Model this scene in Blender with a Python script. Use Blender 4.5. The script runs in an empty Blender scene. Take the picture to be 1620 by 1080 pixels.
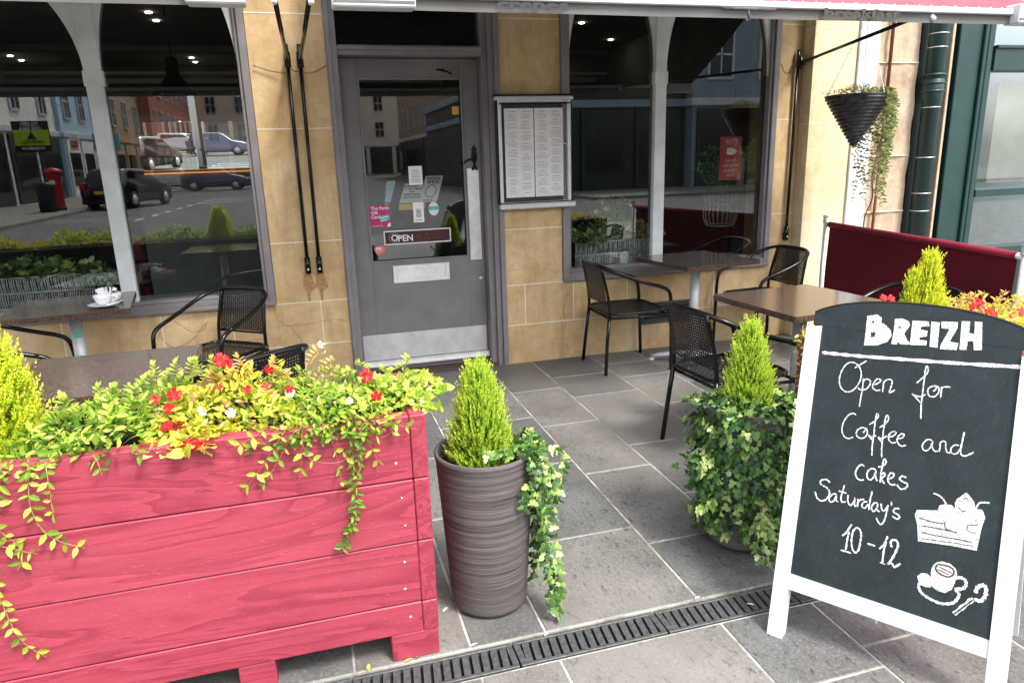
import bpy, math, random
import numpy as np
from mathutils import Vector, Matrix, noise
random.seed(7); RNG = np.random.default_rng(7)
SC = bpy.context.scene; COL = SC.collection
R = math.radians

# ------------------------------------------------------------------ camera
cd = bpy.data.cameras.new('camera'); cam = bpy.data.objects.new('camera', cd); COL.objects.link(cam)
YAW, PIT, ROL = 0.27197, 0.25474, 0.03148
fw = Vector((math.sin(YAW)*math.cos(PIT), math.cos(YAW)*math.cos(PIT), -math.sin(PIT)))
rt = Vector((math.cos(YAW), -math.sin(YAW), 0)); dn = fw.cross(rt)
r2 = rt*math.cos(ROL) + dn*math.sin(ROL); d2 = -rt*math.sin(ROL) + dn*math.cos(ROL)
cam.matrix_world = Matrix(((r2.x, -d2.x, -fw.x, 0), (r2.y, -d2.y, -fw.y, 0), (r2.z, -d2.z, -fw.z, 1.5), (0, 0, 0, 1)))
cd.sensor_width = 36; cd.lens = 24.8; cd.clip_start = 0.05; cd.clip_end = 400
SC.camera = cam
# ------------------------------------------------------------------ light
SUN_EL, SUN_AZ = R(55), R(152)          # azimuth clockwise from +Y; sun high behind the camera
w = bpy.data.worlds.new('World'); SC.world = w; w.use_nodes = True
nt = w.node_tree; nt.nodes.clear()
sky = nt.nodes.new('ShaderNodeTexSky'); sky.sky_type = 'NISHITA'; sky.sun_disc = False
sky.sun_elevation = SUN_EL; sky.sun_rotation = SUN_AZ; sky.dust_density = 3.0; sky.air_density = 1.0
hs = nt.nodes.new('ShaderNodeHueSaturation'); hs.inputs['Saturation'].default_value = 0.3
bg = nt.nodes.new('ShaderNodeBackground'); bg.inputs['Strength'].default_value = 0.15
wo = nt.nodes.new('ShaderNodeOutputWorld')
nt.links.new(sky.outputs[0], hs.inputs['Color']); nt.links.new(hs.outputs[0], bg.inputs['Color']); nt.links.new(bg.outputs[0], wo.inputs['Surface'])
sl = bpy.data.lights.new('sun', 'SUN'); sl.energy = 1.4; sl.angle = R(13); sl.color = (1.0, 0.955, 0.88)
so = bpy.data.objects.new('sun', sl); COL.objects.link(so)
sd = Vector((math.sin(SUN_AZ)*math.cos(SUN_EL), math.cos(SUN_AZ)*math.cos(SUN_EL), math.sin(SUN_EL)))
so.rotation_euler = (-sd).to_track_quat('-Z', 'Y').to_euler()
SC.view_settings.view_transform = 'Standard'; SC.view_settings.look = 'None'
SC.view_settings.exposure = 1.76; SC.view_settings.gamma = 1.0
SC.render.engine = 'CYCLES'
SC.cycles.max_bounces = 8; SC.cycles.transparent_max_bounces = 12

# ------------------------------------------------------------------ materials
MATS = {}
class NB:
    def __init__(s, name):
        m = bpy.data.materials.new(name); m.use_nodes = True; s.m = m; s.t = m.node_tree
        s.t.nodes.clear(); s.out = s.t.nodes.new('ShaderNodeOutputMaterial')
    def n(s, ty, **k):
        nd = s.t.nodes.new(ty)
        for a, v in k.items():
            if a.startswith('i_'):
                key = a[2:].replace('_', ' ')
                nd.inputs[key].default_value = v
            else: setattr(nd, a, v)
        return nd
    def l(s, a, b): s.t.links.new(a, b)
    def coord(s, scale=(1, 1, 1), kind='Object'):
        tc = s.n('ShaderNodeTexCoord'); mp = s.n('ShaderNodeMapping'); mp.inputs['Scale'].default_value = scale
        s.l(tc.outputs[kind], mp.inputs['Vector']); return mp.outputs[0]
    def noise(s, vec, sc, det=4, rough=.55, dist=0):
        nd = s.n('ShaderNodeTexNoise'); nd.inputs['Scale'].default_value = sc; nd.inputs['Detail'].default_value = det
        nd.inputs['Roughness'].default_value = rough; nd.inputs['Distortion'].default_value = dist
        if vec is not None: s.l(vec, nd.inputs['Vector'])
        return nd.outputs['Fac']
    def ramp(s, fac, stops):
        nd = s.n('ShaderNodeValToRGB'); cr = nd.color_ramp
        while len(cr.elements) < len(stops): cr.elements.new(0.5)
        for e, (p, c) in zip(cr.elements, stops):
            e.position = p; e.color = (c[0], c[1], c[2], 1) if not isinstance(c, float) else (c, c, c, 1)
        s.l(fac, nd.inputs[0]); return nd.outputs[0]
    def mix(s, fac, a, b, mode='MIX'):
        nd = s.n('ShaderNodeMixRGB'); nd.blend_type = mode
        for i, v in ((0, fac), (1, a), (2, b)):
            if hasattr(v, 'is_output'): s.l(v, nd.inputs[i])
            elif i == 0: nd.inputs[0].default_value = v
            else: nd.inputs[i].default_value = (v[0], v[1], v[2], 1)
        return nd.outputs[0]
    def bump(s, h, st=.3, d=.002):
        nd = s.n('ShaderNodeBump'); nd.inputs['Strength'].default_value = st; nd.inputs['Distance'].default_value = d
        s.l(h, nd.inputs['Height']); return nd.outputs[0]
    def pbsdf(s, col, rough=.6, metal=0., nrm=None, spec=.5, trans=None, coat=0):
        b = s.n('ShaderNodeBsdfPrincipled')
        if hasattr(col, 'is_output'): s.l(col, b.inputs['Base Color'])
        else: b.inputs['Base Color'].default_value = (*col, 1)
        if hasattr(rough, 'is_output'): s.l(rough, b.inputs['Roughness'])
        else: b.inputs['Roughness'].default_value = rough
        b.inputs['Metallic'].default_value = metal; b.inputs['Specular IOR Level'].default_value = spec
        b.inputs['Coat Weight'].default_value = coat
        if nrm is not None: s.l(nrm, b.inputs['Normal'])
        return b.outputs[0]
    def done(s, sh): s.l(sh, s.out.inputs['Surface']); MATS[s.m.name] = s.m; return s.m
def simple(name, col, rough=.6, metal=0., var=.12, sc=30, bump=.15, spec=.5, bd=.001):
    b = NB(name); v = b.coord(); f = b.noise(v, sc, 5)
    c = b.ramp(f, [(.3, tuple(x*(1-var) for x in col)), (.7, tuple(min(1, x*(1+var)) for x in col))])
    f2 = b.noise(v, sc*4, 3)
    return b.done(b.pbsdf(c, rough, metal, b.bump(f2, bump, bd), spec))
M = {}
def stone(name, c0, c1, c2, sc=1.0):
    b = NB(name); v = b.coord(kind='Object'); big = b.noise(v, 2.2*sc, 5, .6, .4); mid = b.noise(v, 14*sc, 6, .7); fine = b.noise(v, 160, 4, .7)
    c = b.ramp(big, [(.28, c0), (.5, c1), (.72, c2)])
    strk = b.noise(b.coord((3.2, 3.2, .45)), 3.0, 6, .7); c = b.mix(b.ramp(strk, [(.50, 0.), (.74, .5)]), c, tuple(x*.55 for x in c0))
    c = b.mix(.40, c, b.ramp(mid, [(.3, (.4, .36, .3)), (.7, (1, 1, 1))]), 'MULTIPLY')
    at = b.n('ShaderNodeAttribute', attribute_name='rnd')
    c = b.mix(.5, c, b.ramp(at.outputs['Fac'], [(0, (.78, .76, .72)), (1, (1.0, 1.0, 1.0))]), 'MULTIPLY')
    c = b.mix(.25, c, b.ramp(fine, [(.35, (.45, .4, .35)), (.6, (1, 1, 1))]), 'MULTIPLY')
    M[name] = b.done(b.pbsdf(c, .85, 0, b.bump(b.mix(.5, mid, fine), .5, .003), .3))
stone('sandstone', (.56, .37, .185), (.71, .51, .275), (.84, .65, .40))
stone('pale_sandstone', (.76, .60, .37), (.85, .70, .46), (.88, .75, .53))
stone('rough_stone', (.46, .34, .24), (.60, .47, .34), (.66, .54, .42), 2.2)
M['mortar'] = simple('mortar', (.74, .67, .55), .9)
M['crack'] = simple('crack', (.10, .065, .035), .95)
def paint(name, col, rough=.45, chips=True, coat=0):
    b = NB(name); v = b.coord(); f = b.noise(v, 6, 5); g = b.noise(v, 90, 3, .8); dust = b.noise(v, 25, 6, .8)
    c = b.ramp(f, [(.3, tuple(x*.85 for x in col)), (.7, tuple(x*1.12 for x in col))])
    sp = b.noise(v, 150, 2, .9); c = b.mix(b.ramp(sp, [(.70, 0.), (.76, .5)]), c, (.5, .52, .5)) if 'green' in name else c
    if 'white' in name: c = b.mix(b.ramp(dust, [(.54, 0.), (.70, .45)]), c, (.40, .38, .34)); c = b.mix(b.ramp(sp, [(.70, 0.), (.74, .6)]), c, (.25, .24, .22))
    if chips and 'white' not in name: c = b.mix(b.ramp(dust, [(.66, 0.), (.74, .35)]), c, tuple(min(1, x*1.8+.12) for x in col))
    M[name] = b.done(b.pbsdf(c, b.ramp(f, [(.3, rough*.8), (.7, min(1., rough*1.25))]), 0, b.bump(g, .15, .001), .5, coat=coat)); return M[name]
paint('frame_paint', (.20, .182, .19), .5); paint('door_paint', (.185, .178, .176), .42)
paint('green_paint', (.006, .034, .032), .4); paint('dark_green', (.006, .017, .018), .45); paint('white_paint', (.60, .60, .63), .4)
paint('mullion_paint', (.62, .64, .64), .45)
M['black_metal'] = simple('black_metal', (.005, .0048, .005), .2, 0, .3, 50, .1, .35)
M['steel'] = simple('steel', (.85, .83, .83), .3, .35, .12, 12, .1)
M['brushed'] = simple('brushed_steel', (.62, .60, .60), .4, .4, .14, 9, .15)
M['alu'] = simple('aluminium', (.66, .66, .68), .35, .4, .1, 30, .1)
M['cast_alu'] = simple('cast_aluminium', (.55, .56, .57), .45, .3, .1, 30, .1)
M['iron'] = simple('cast_iron', (.075, .077, .078), .55, .3, .35, 60, .5, .5, .002)
M['dark'] = simple('dark_void', (.006, .006, .006), .9)
M['white'] = simple('white_gloss', (.8, .8, .79), .25, 0, .03)
M['paper'] = simple('paper', (.88, .85, .85), .7, 0, .04)
M['ink'] = simple('ink', (.03, .03, .03), .7)
M['grey_ink'] = simple('grey_ink', (.13, .12, .13), .7)
M['faint_ink'] = simple('faint_ink', (.05, .046, .04), .8)
M['porcelain'] = simple('porcelain', (.86, .86, .86), .12, 0, .02)
M['chalk'] = None
b = NB('chalk'); v = b.coord(); f = b.noise(v, 230, 4, .8)
M['chalk'] = b.done(b.pbsdf(b.ramp(f, [(.40, (.16, .18, .18)), (.53, (.82, .82, .80))]), .95))
b = NB('chalkboard'); v = b.coord(); f = b.noise(v, 5, 6, .7, 1.2); g = b.noise(b.coord((1, 5, 1)), 30, 4, .7); sp = b.noise(v, 260, 2, .7)
c = b.ramp(f, [(.3, (.007, .013, .015)), (.75, (.022, .033, .036))]); c = b.mix(b.ramp(g, [(.55, 0.), (.8, .22)]), c, (.10, .115, .12)); c = b.mix(b.ramp(sp, [(.74, 0.), (.77, .5)]), c, (.4, .42, .42))
M['board'] = b.done(b.pbsdf(c, .55, 0, b.bump(f, .3, .004), .3))
M['chalk_tint'] = simple('pink_chalk', (.80, .62, .60), .95, 0, .15, 300)
# paving
def slabmat(name, dark, light):
    b = NB(name); at = b.n('ShaderNodeAttribute', attribute_name='rnd'); v = b.coord(); f = b.noise(v, 3, 5, .6, .5); g = b.noise(v, 85, 8, .9); s2 = b.noise(b.coord((1, .35, 1)), 55, 5, .75)
    c = b.ramp(f, [(.3, dark), (.7, light)])
    c = b.mix(.75, c, b.ramp(at.outputs['Fac'], [(0, (.55, .58, .58)), (.5, (.88, .88, .86)), (1, (1.5, 1.36, 1.24))]), 'MULTIPLY')
    c = b.mix(b.ramp(g, [(.54, 0.), (.62, .9)]), c, (.30, .295, .28)); c = b.mix(b.ramp(g, [(.36, .85), (.46, 0.)]), c, (.010, .011, .011))
    c = b.mix(b.ramp(s2, [(.34, .85), (.45, 0.)]), c, (.022, .024, .024))
    vo = b.n('ShaderNodeTexVoronoi'); vo.inputs['Scale'].default_value = 4.2; b.l(v, vo.inputs['Vector']); c = b.mix(b.ramp(vo.outputs['Distance'], [(.028, .55), (.045, 0.)]), c, (.24, .24, .23))
    dk = b.noise(v, 9, 5, .8); c = b.mix(b.ramp(dk, [(.54, 0.), (.70, .32)]), c, (.03, .031, .031))
    worn = b.noise(b.coord((.9, .35, 1)), 1.3, 3, .5)
    c = b.mix(b.ramp(worn, [(.46, 0.), (.66, .55)]), c, (.235, .22, .20)); hair = b.noise(b.coord((34, 5, 1)), 1.6, 5, .8); c = b.mix(b.ramp(hair, [(.60, 0.), (.70, .35)]), c, (.33, .31, .28))
    rg = b.ramp(f, [(.3, .36), (.7, .6)])
    return b.done(b.pbsdf(c, rg, 0, b.bump(g, .55, .003), .5))
M['slab'] = slabmat('slate_slab', (.082, .085, .086), (.148, .150, .148))
b = NB('grout'); v = b.coord(); c = b.mix(b.ramp(b.noise(v, 5, 6, .75), [(.42, .0), (.62, .8)]), (.42, .395, .35), (.11, .105, .09)); M['grout'] = b.done(b.pbsdf(c, .95))
b = NB('asphalt'); v = b.coord(); g = b.noise(v, 300, 4, .8); f = b.noise(v, .6, 4)
M['asphalt'] = b.done(b.pbsdf(b.mix(.5, b.ramp(f, [(.3, (.10, .10, .10)), (.7, (.15, .147, .14))]), b.ramp(g, [(.3, (.4, .4, .4)), (.7, (1.3, 1.3, 1.3))]), 'MULTIPLY'), .85))
M['far_paving'] = simple('far_paving', (.20, .185, .165), .8, 0, .2, 2)
# glass: clear with a fresnel mirror
b = NB('window_glass'); fr = b.n('ShaderNodeFresnel'); fr.inputs['IOR'].default_value = 1.5
mu = b.n('ShaderNodeMath', operation='MULTIPLY_ADD'); mu.inputs[1].default_value = 2.3; mu.inputs[2].default_value = .05; mu.use_clamp = True; b.l(fr.outputs[0], mu.inputs[0])
tr = b.n('ShaderNodeBsdfTransparent'); tr.inputs[0].default_value = (.86, .90, .88, 1); gl = b.n('ShaderNodeBsdfGlossy'); gl.inputs['Roughness'].default_value = 0.0; gl.inputs['Color'].default_value = (.95, 1, .98, 1)
mx = b.n('ShaderNodeMixShader'); b.l(mu.outputs[0], mx.inputs[0]); b.l(tr.outputs[0], mx.inputs[1]); b.l(gl.outputs[0], mx.inputs[2]); M['glass'] = b.done(mx.outputs[0])
b = NB('thin_acrylic'); tr = b.n('ShaderNodeBsdfTransparent'); tr.inputs[0].default_value = (.98, .98, .98, 1); gl = b.n('ShaderNodeBsdfGlossy'); gl.inputs['Roughness'].default_value = .02; mx = b.n('ShaderNodeMixShader'); mx.inputs[0].default_value = .03; b.l(tr.outputs[0], mx.inputs[1]); b.l(gl.outputs[0], mx.inputs[2]); M['acrylic'] = b.done(mx.outputs[0])
b = NB('mirror_glass'); M['mirror'] = b.done(b.pbsdf((.9, .92, .92), .0, 1.0))
# timber planter
def pinkwood(name, endgrain=False):
    b = NB(name); at = b.n('ShaderNodeAttribute', attribute_name='rnd')
    tc = b.n('ShaderNodeTexCoord'); ad = b.n('ShaderNodeVectorMath', operation='ADD'); cb = b.n('ShaderNodeCombineXYZ')
    sc_ = b.n('ShaderNodeMath', operation='MULTIPLY'); sc_.inputs[1].default_value = 17.3; b.l(at.outputs['Fac'], sc_.inputs[0])
    b.l(sc_.outputs[0], cb.inputs[0]); b.l(sc_.outputs[0], cb.inputs[2]); b.l(tc.outputs['Object'], ad.inputs[0]); b.l(cb.outputs[0], ad.inputs[1])
    mp = b.n('ShaderNodeMapping'); b.l(ad.outputs[0], mp.inputs[0])
    mp.inputs['Scale'].default_value = (6, 6, 6) if endgrain else (.75, 5, 7)
    big = b.noise(mp.outputs[0], 1.0, 3, .5, .8)
    wv = b.n('ShaderNodeMath', operation='MULTIPLY'); wv.inputs[1].default_value = 11 if not endgrain else 16; b.l(big, wv.inputs[0])
    fr = b.n('ShaderNodeMath', operation='FRACT'); b.l(wv.outputs[0], fr.inputs[0])
    mp2 = b.n('ShaderNodeMapping'); b.l(ad.outputs[0], mp2.inputs[0]); mp2.inputs['Scale'].default_value = (3, 60, 90) if not endgrain else (60, 60, 60)
    fib = b.noise(mp2.outputs[0], 2.0, 4, .7)
    ring = b.ramp(fr.outputs[0], [(0, 0.), (.6, .45), (.92, 1.), (1, 0.)])
    c = b.mix(b.ramp(fr.outputs[0], [(0., 0.), (.5, .35 if not endgrain else .6), (.93, 1.), (1., .1)]), (.350, .046, .076), (.240, .024, .045))
    c = b.mix(.35, c, b.ramp(fib, [(.3, (.62, .55, .55)), (.7, (1.15, 1.2, 1.2))]), 'MULTIPLY')
    blot = b.noise(mp.outputs[0], .6, 4, .6)
    c = b.mix(b.ramp(blot, [(.5, 0.), (.7, .35)]), c, (.42, .078, .108))
    sc2 = b.noise(b.coord((8, 30, 30)), 6, 5, .85); c = b.mix(b.ramp(sc2, [(.61, 0.), (.67, .6)]), c, (.55, .20, .22)); dirt = b.noise(b.coord((1.2, 2, 1.6)), 2.1, 6, .75); c = b.mix(b.ramp(dirt, [(.52, 0.), (.74, .4)]), c, (.16, .022, .035))
    kn = b.n('ShaderNodeTexVoronoi'); kn.inputs['Scale'].default_value = 2.3; b.l(mp.outputs[0], kn.inputs['Vector']); c = b.mix(b.ramp(kn.outputs['Distance'], [(.03, .75), (.10, .0)]), c, (.17, .02, .03))
    hm = b.mix(.6, ring, fib)
    M[name] = b.done(b.pbsdf(c, .5, 0, b.bump(hm, .5, .0018), .4))
pinkwood('pink_timber'); pinkwood('pink_end_grain', True)
# ribbed resin pot
b = NB('ribbed_pot'); v = b.coord((.6, .6, 30)); g = b.noise(v, 3.2, 5, .75, .3); v2 = b.coord((1, 1, 14)); f = b.noise(v2, 2.5, 4)
M['pot'] = b.done(b.pbsdf(b.ramp(g, [(.32, (.036, .030, .031)), (.68, (.150, .130, .130))]), .5, 0, b.bump(g, .9, .006), .4))
M['soil'] = simple('soil', (.03, .022, .015), 1, 0, .4, 60, 1, .3, .01)
# leaves
def leafmat(name, stops, rough=.45, transl=.45):
    b = NB(name); at = b.n('ShaderNodeAttribute', attribute_name='rnd')
    c = b.ramp(at.outputs['Fac'], stops)
    p = b.pbsdf(c, rough, 0, None, .4); t = b.n('ShaderNodeBsdfTranslucent'); b.l(c, t.inputs[0])
    mx = b.n('ShaderNodeMixShader'); mx.inputs[0].default_value = transl; b.l(p, mx.inputs[1]); b.l(t.outputs[0], mx.inputs[2]); M[name] = b.done(mx.outputs[0])
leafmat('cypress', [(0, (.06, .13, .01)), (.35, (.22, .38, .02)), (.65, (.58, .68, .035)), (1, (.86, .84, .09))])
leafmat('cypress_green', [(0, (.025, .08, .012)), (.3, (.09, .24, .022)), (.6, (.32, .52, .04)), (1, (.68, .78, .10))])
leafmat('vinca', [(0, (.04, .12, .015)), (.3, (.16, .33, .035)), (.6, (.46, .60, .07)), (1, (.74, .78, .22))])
leafmat('yellow_leaf', [(0, (.20, .34, .03)), (.35, (.52, .58, .05)), (.7, (.76, .68, .08)), (.9, (.80, .64, .18)), (1, (.78, .42, .26))])
leafmat('ivy', [(0, (.010, .032, .010)), (.42, (.040, .11, .024)), (.68, (.16, .31, .06)), (.90, (.42, .52, .16)), (1, (.62, .66, .36))], .35, .25)
leafmat('dry_trail', [(0, (.10, .13, .04)), (.6, (.25, .30, .10)), (1, (.42, .38, .16))])
leafmat('house_plant', [(0, (.08, .24, .05)), (1, (.45, .75, .22))], .35, .2)
leafmat('petal_red', [(0, (.34, .003, .006)), (1, (.60, .008, .012))], .5, .25)
leafmat('petal_pale', [(0, (.8, .62, .5)), (1, (.85, .8, .75))], .5, .3)
M['stem'] = simple('stem', (.30, .30, .10), .7)
M['red_stem'] = simple('red_stem', (.30, .12, .06), .7)
# canvas etc
def fabric(name, col, transl=0):
    b = NB(name); v = b.coord(); g = b.noise(v, 500, 2, .6); f = b.noise(v, 1.6, 4)
    c = b.ramp(f, [(.3, tuple(x*.8 for x in col)), (.7, tuple(min(1, x*1.15) for x in col))])
    p = b.pbsdf(c, .85, 0, b.bump(g, .3, .001), .2)
    if transl:
        t = b.n('ShaderNodeBsdfTranslucent'); b.l(c, t.inputs[0]); mx = b.n('ShaderNodeMixShader'); mx.inputs[0].default_value = transl
        b.l(p, mx.inputs[1]); b.l(t.outputs[0], mx.inputs[2]); p = mx.outputs[0]
    M[name] = b.done(p)
fabric('burgundy_canvas', (.135, .009, .020)); fabric('awning_cloth', (.42, .075, .10)); fabric('underside_shade', (.030, .028, .028)); fabric('valance_cloth', (.15, .145, .14), .15)
fabric('burgundy_hem', (.24, .02, .04))
b = NB('granite'); v = b.coord(); vo = b.n('ShaderNodeTexVoronoi'); vo.inputs['Scale'].default_value = 260; b.l(v, vo.inputs['Vector']); g = b.noise(v, 150, 3, .8); big = b.noise(v, 8, 3)
c = b.ramp(g, [(.35, (.020, .014, .011)), (.55, (.075, .050, .036)), (.72, (.19, .14, .11))]); c = b.mix(.5, c, b.ramp(vo.outputs['Distance'], [(0, (.5, .5, .5)), (.5, (1.5, 1.45, 1.4))]), 'MULTIPLY')
M['granite'] = b.done(b.pbsdf(c, .13, 0, None, .6))
M['rattan'] = simple('black_rattan', (.006, .006, .0065), .3, 0, .25, 60, .2, .35)
M['wicker_dark'] = simple('wicker_dark', (.50, .52, .53), .6, 0, .6, 40, .6)
b = NB('basket'); v = b.coord((1, 1, 1)); f = b.noise(v, 30, 4); M['basket'] = b.done(b.pbsdf(b.ramp(f, [(.35, (.012, .012, .014)), (.7, (.085, .08, .09))]), .4))
M['interior'] = simple('interior_wall', (.17, .17, .165), .8, 0, .2, 3)
M['interior_light'] = simple('interior_trim', (.5, .5, .48), .7)
M['int_floor'] = simple('interior_floor', (.04, .03, .022), .4)
def emit(name, col, st):
    b = NB(name); e = b.n('ShaderNodeEmission'); e.inputs[0].default_value = (*col, 1); e.inputs[1].default_value = st; M[name] = b.done(e.outputs[0])
emit('lamp_glow', (1, .85, .65), 9); emit('led_strip', (1, .36, .10), .28)
for n, c, r in (('magenta', (.55, .02, .16), .5), ('reflection_grey', (.60, .61, .62), .6), ('reflection_blue', (.42, .55, .66), .6), ('coral', (.72, .16, .12), .5), ('teal', (.05, .45, .42), .5), ('dark_red', (.055, .008, .008), .3), ('red_gloss', (.42, .012, .012), .35), ('card_yellow', (.70, .45, .06), .6), ('lime', (.42, .60, .02), .5), ('sign_black', (.01, .01, .012), .5), ('sky_blue', (.14, .42, .60), .5), ('pillar_red', (.40, .012, .012), .35), ('black_car', (.008, .009, .012), .15), ('blue_car', (.02, .05, .16), .15), ('white_car', (.6, .6, .6), .15), ('tyre', (.012, .012, .012), .8), ('car_glass', (.01, .012, .014), .05), ('plate_yellow', (.7, .5, .02), .5), ('tail_red', (.45, .02, .02), .25), ('rust', (.20, .07, .03), .8), ('copper', (.35, .12, .06), .45), ('pale_stucco', (.80, .77, .70), .8), ('blue_stucco', (.45, .60, .74), .8), ('brown_stone', (.42, .27, .16), .85), ('red_brick', (.40, .13, .09), .85), ('far_cream', (.75, .63, .52), .85), ('far_glass', (.02, .022, .025), .08), ('shop_dark', (.018, .024, .022), .4), ('notice_red', (.52, .03, .03), .5), ('led_green', (.02, .1, .06), .5), ('brick', (.09, .055, .045), .85), ('coffee', (.10, .04, .02), .4), ('yellow_fallen', (.70, .50, .05), .6), ('sign_grey', (.45, .46, .48), .5), ('bluegrey', (.24, .31, .37), .6), ('tan_wire', (.75, .73, .68), .5), ('white_line', (.6, .6, .57), .8), ('sticker_green', (.1, .5, .3), .5)):
    M[n] = simple(n, c, r, 0, .08, 8, .05)

# ------------------------------------------------------------------ mesh helpers
class MB:
    def __init__(s): s.v = []; s.f = []; s.mi = []; s.r = []; s.sm = []; s.cm = 0; s.cr = .5; s.cs = False
    def add(s, vs, fs, smooth=None):
        o = len(s.v); s.v += [tuple(p) for p in vs]; s.r += [s.cr]*len(vs)
        for f in fs: s.f.append(tuple(i+o for i in f)); s.mi.append(s.cm); s.sm.append(s.cs if smooth is None else smooth)
        return s
    def box(s, x0, x1, y0, y1, z0, z1, bev=0.0, xf=None):
        if bev > 0:
            a = min(bev, (x1-x0)*.49, (y1-y0)*.49, (z1-z0)*.49); vs = []; 
            for sx in (0, 1):
                for sy in (0, 1):
                    for sz in (0, 1):
                        X, Y, Z = (x0, x1)[sx], (y0, y1)[sy], (z0, z1)[sz]; dx, dy, dz = (a, -a)[sx], (a, -a)[sy], (a, -a)[sz]
                        vs += [(X, Y+dy, Z+dz), (X+dx, Y, Z+dz), (X+dx, Y+dy, Z)]
            I = lambda sx, sy, sz, k: (sx*4+sy*2+sz)*3+k
            fs = []
            for sgn in (0, 1):
                q = [I(sgn, 0, 0, 0), I(sgn, 1, 0, 0), I(sgn, 1, 1, 0), I(sgn, 0, 1, 0)]; fs.append(q if sgn else q[::-1])
                q = [I(0, sgn, 0, 1), I(1, sgn, 0, 1), I(1, sgn, 1, 1), I(0, sgn, 1, 1)]; fs.append(q[::-1] if sgn else q)
                q = [I(0, 0, sgn, 2), I(1, 0, sgn, 2), I(1, 1, sgn, 2), I(0, 1, sgn, 2)]; fs.append(q if sgn else q[::-1])
            for a_ in (0, 1):
                for b_ in (0, 1):
                    fs.append([I(0, a_, b_, 1), I(1, a_, b_, 1), I(1, a_, b_, 2), I(0, a_, b_, 2)])
                    fs.append([I(a_, 0, b_, 0), I(a_, 1, b_, 0), I(a_, 1, b_, 2), I(a_, 0, b_, 2)])
                    fs.append([I(a_, b_, 0, 0), I(a_, b_, 1, 0), I(a_, b_, 1, 1), I(a_, b_, 0, 1)])
                    for c_ in (0, 1): fs.append([I(a_, b_, c_, 0), I(a_, b_, c_, 1), I(a_, b_, c_, 2)])
        else:
            vs = [(x, y, z) for x in (x0, x1) for y in (y0, y1) for z in (z0, z1)]
            fs = [(0, 1, 3, 2), (4, 6, 7, 5), (0, 4, 5, 1), (2, 3, 7, 6), (0, 2, 6, 4), (1, 5, 7, 3)]
        if xf is not None: vs = [tuple(xf @ Vector(p)) for p in vs]
        return s.add(vs, fs)
    def tube(s, pts, r, n=10, closed=False, cap=True):
        pts = [Vector(p) for p in pts]; N = len(pts); rr = r if isinstance(r, (list, tuple)) else [r]*N
        tang = []
        for i in range(N):
            a = pts[(i-1) % N] if (closed or i > 0) else pts[i]; c = pts[(i+1) % N] if (closed or i < N-1) else pts[i]
            t = (c-a); tang.append(t.normalized() if t.length > 1e-9 else Vector((0, 0, 1)))
        up = Vector((0, 0, 1)) if abs(tang[0].z) < .9 else Vector((1, 0, 0))
        nrm = (up-tang[0]*up.dot(tang[0])).normalized(); vs = []
        for i in range(N):
            nrm = (nrm-tang[i]*nrm.dot(tang[i])); nrm = nrm.normalized() if nrm.length > 1e-6 else tang[i].orthogonal().normalized()
            bn = tang[i].cross(nrm)
            for k in range(n):
                a = 2*math.pi*k/n; vs.append(pts[i]+(nrm*math.cos(a)+bn*math.sin(a))*rr[i])
        fs = []
        for i in range(N if closed else N-1):
            j = (i+1) % N
            for k in range(n): fs.append((i*n+k, i*n+(k+1) % n, j*n+(k+1) % n, j*n+k))
        if cap and not closed: fs.append(tuple(range(n))[::-1]); fs.append(tuple((N-1)*n+k for k in range(n)))
        return s.add(vs, fs, True)
    def lathe(s, prof, c=(0, 0, 0), n=32, a0=0, a1=2*math.pi, smooth=True):
        full = abs(a1-a0-2*math.pi) < 1e-6; m = n if full else n+1; vs = []
        for r_, z_ in prof:
            for k in range(m):
                a = a0+(a1-a0)*k/n; vs.append((c[0]+r_*math.cos(a), c[1]+r_*math.sin(a), c[2]+z_))
        fs = []
        for i in range(len(prof)-1):
            for k in range(n):
                k2 = (k+1) % m; fs.append((i*m+k, i*m+k2, (i+1)*m+k2, (i+1)*m+k))
        return s.add(vs, fs, smooth)
    def prism(s, poly, y0, y1, axis='y'):
        n = len(poly); mk = (lambda p, d: (p[0], d, p[1])) if axis == 'y' else ((lambda p, d: (d, p[0], p[1])) if axis == 'x' else (lambda p, d: (p[0], p[1], d)))
        vs = [mk(p, y0) for p in poly]+[mk(p, y1) for p in poly]
        fs = [tuple(range(n)), tuple(range(2*n-1, n-1, -1))]+[(i, (i+1) % n, n+(i+1) % n, n+i)[::-1] for i in range(n)]
        return s.add(vs, fs)
    def build(s, name, mat, parent=None, loc=None, rz=0, **tags):
        me = bpy.data.meshes.new(name); me.from_pydata(s.v, [], s.f)
        for m_ in (mat if isinstance(mat, (list, tuple)) else [mat]): me.materials.append(M[m_] if isinstance(m_, str) else m_)
        me.polygons.foreach_set('material_index', s.mi); me.polygons.foreach_set('use_smooth', s.sm)
        at = me.attributes.new('rnd', 'FLOAT', 'POINT'); at.data.foreach_set('value', s.r)
        me.update(); return link(name, me, parent, loc, rz, **tags)
def link(name, me, parent=None, loc=None, rz=0, **tags):
    o = bpy.data.objects.new(name, me); COL.objects.link(o); o.parent = parent
    if loc is not None: o.location = loc
    if rz: o.rotation_euler = (0, 0, rz)
    tag(o, **tags); return o
def tag(o, label=None, cat=None, group=None, kind=None):
    if label: o['label'] = label
    if cat: o['category'] = cat
    if group: o['group'] = group
    if kind: o['kind'] = kind
    return o
def thing(name, loc, label, cat, group=None, rz=0, rot=None):
    o = bpy.data.objects.new(name, None); COL.objects.link(o); o.location = loc
    o.rotation_euler = rot if rot else (0, 0, rz); o.empty_display_size = .1
    return tag(o, label, cat, group)
def kids(o): return [c for c in bpy.data.objects if c.parent == o]
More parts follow.
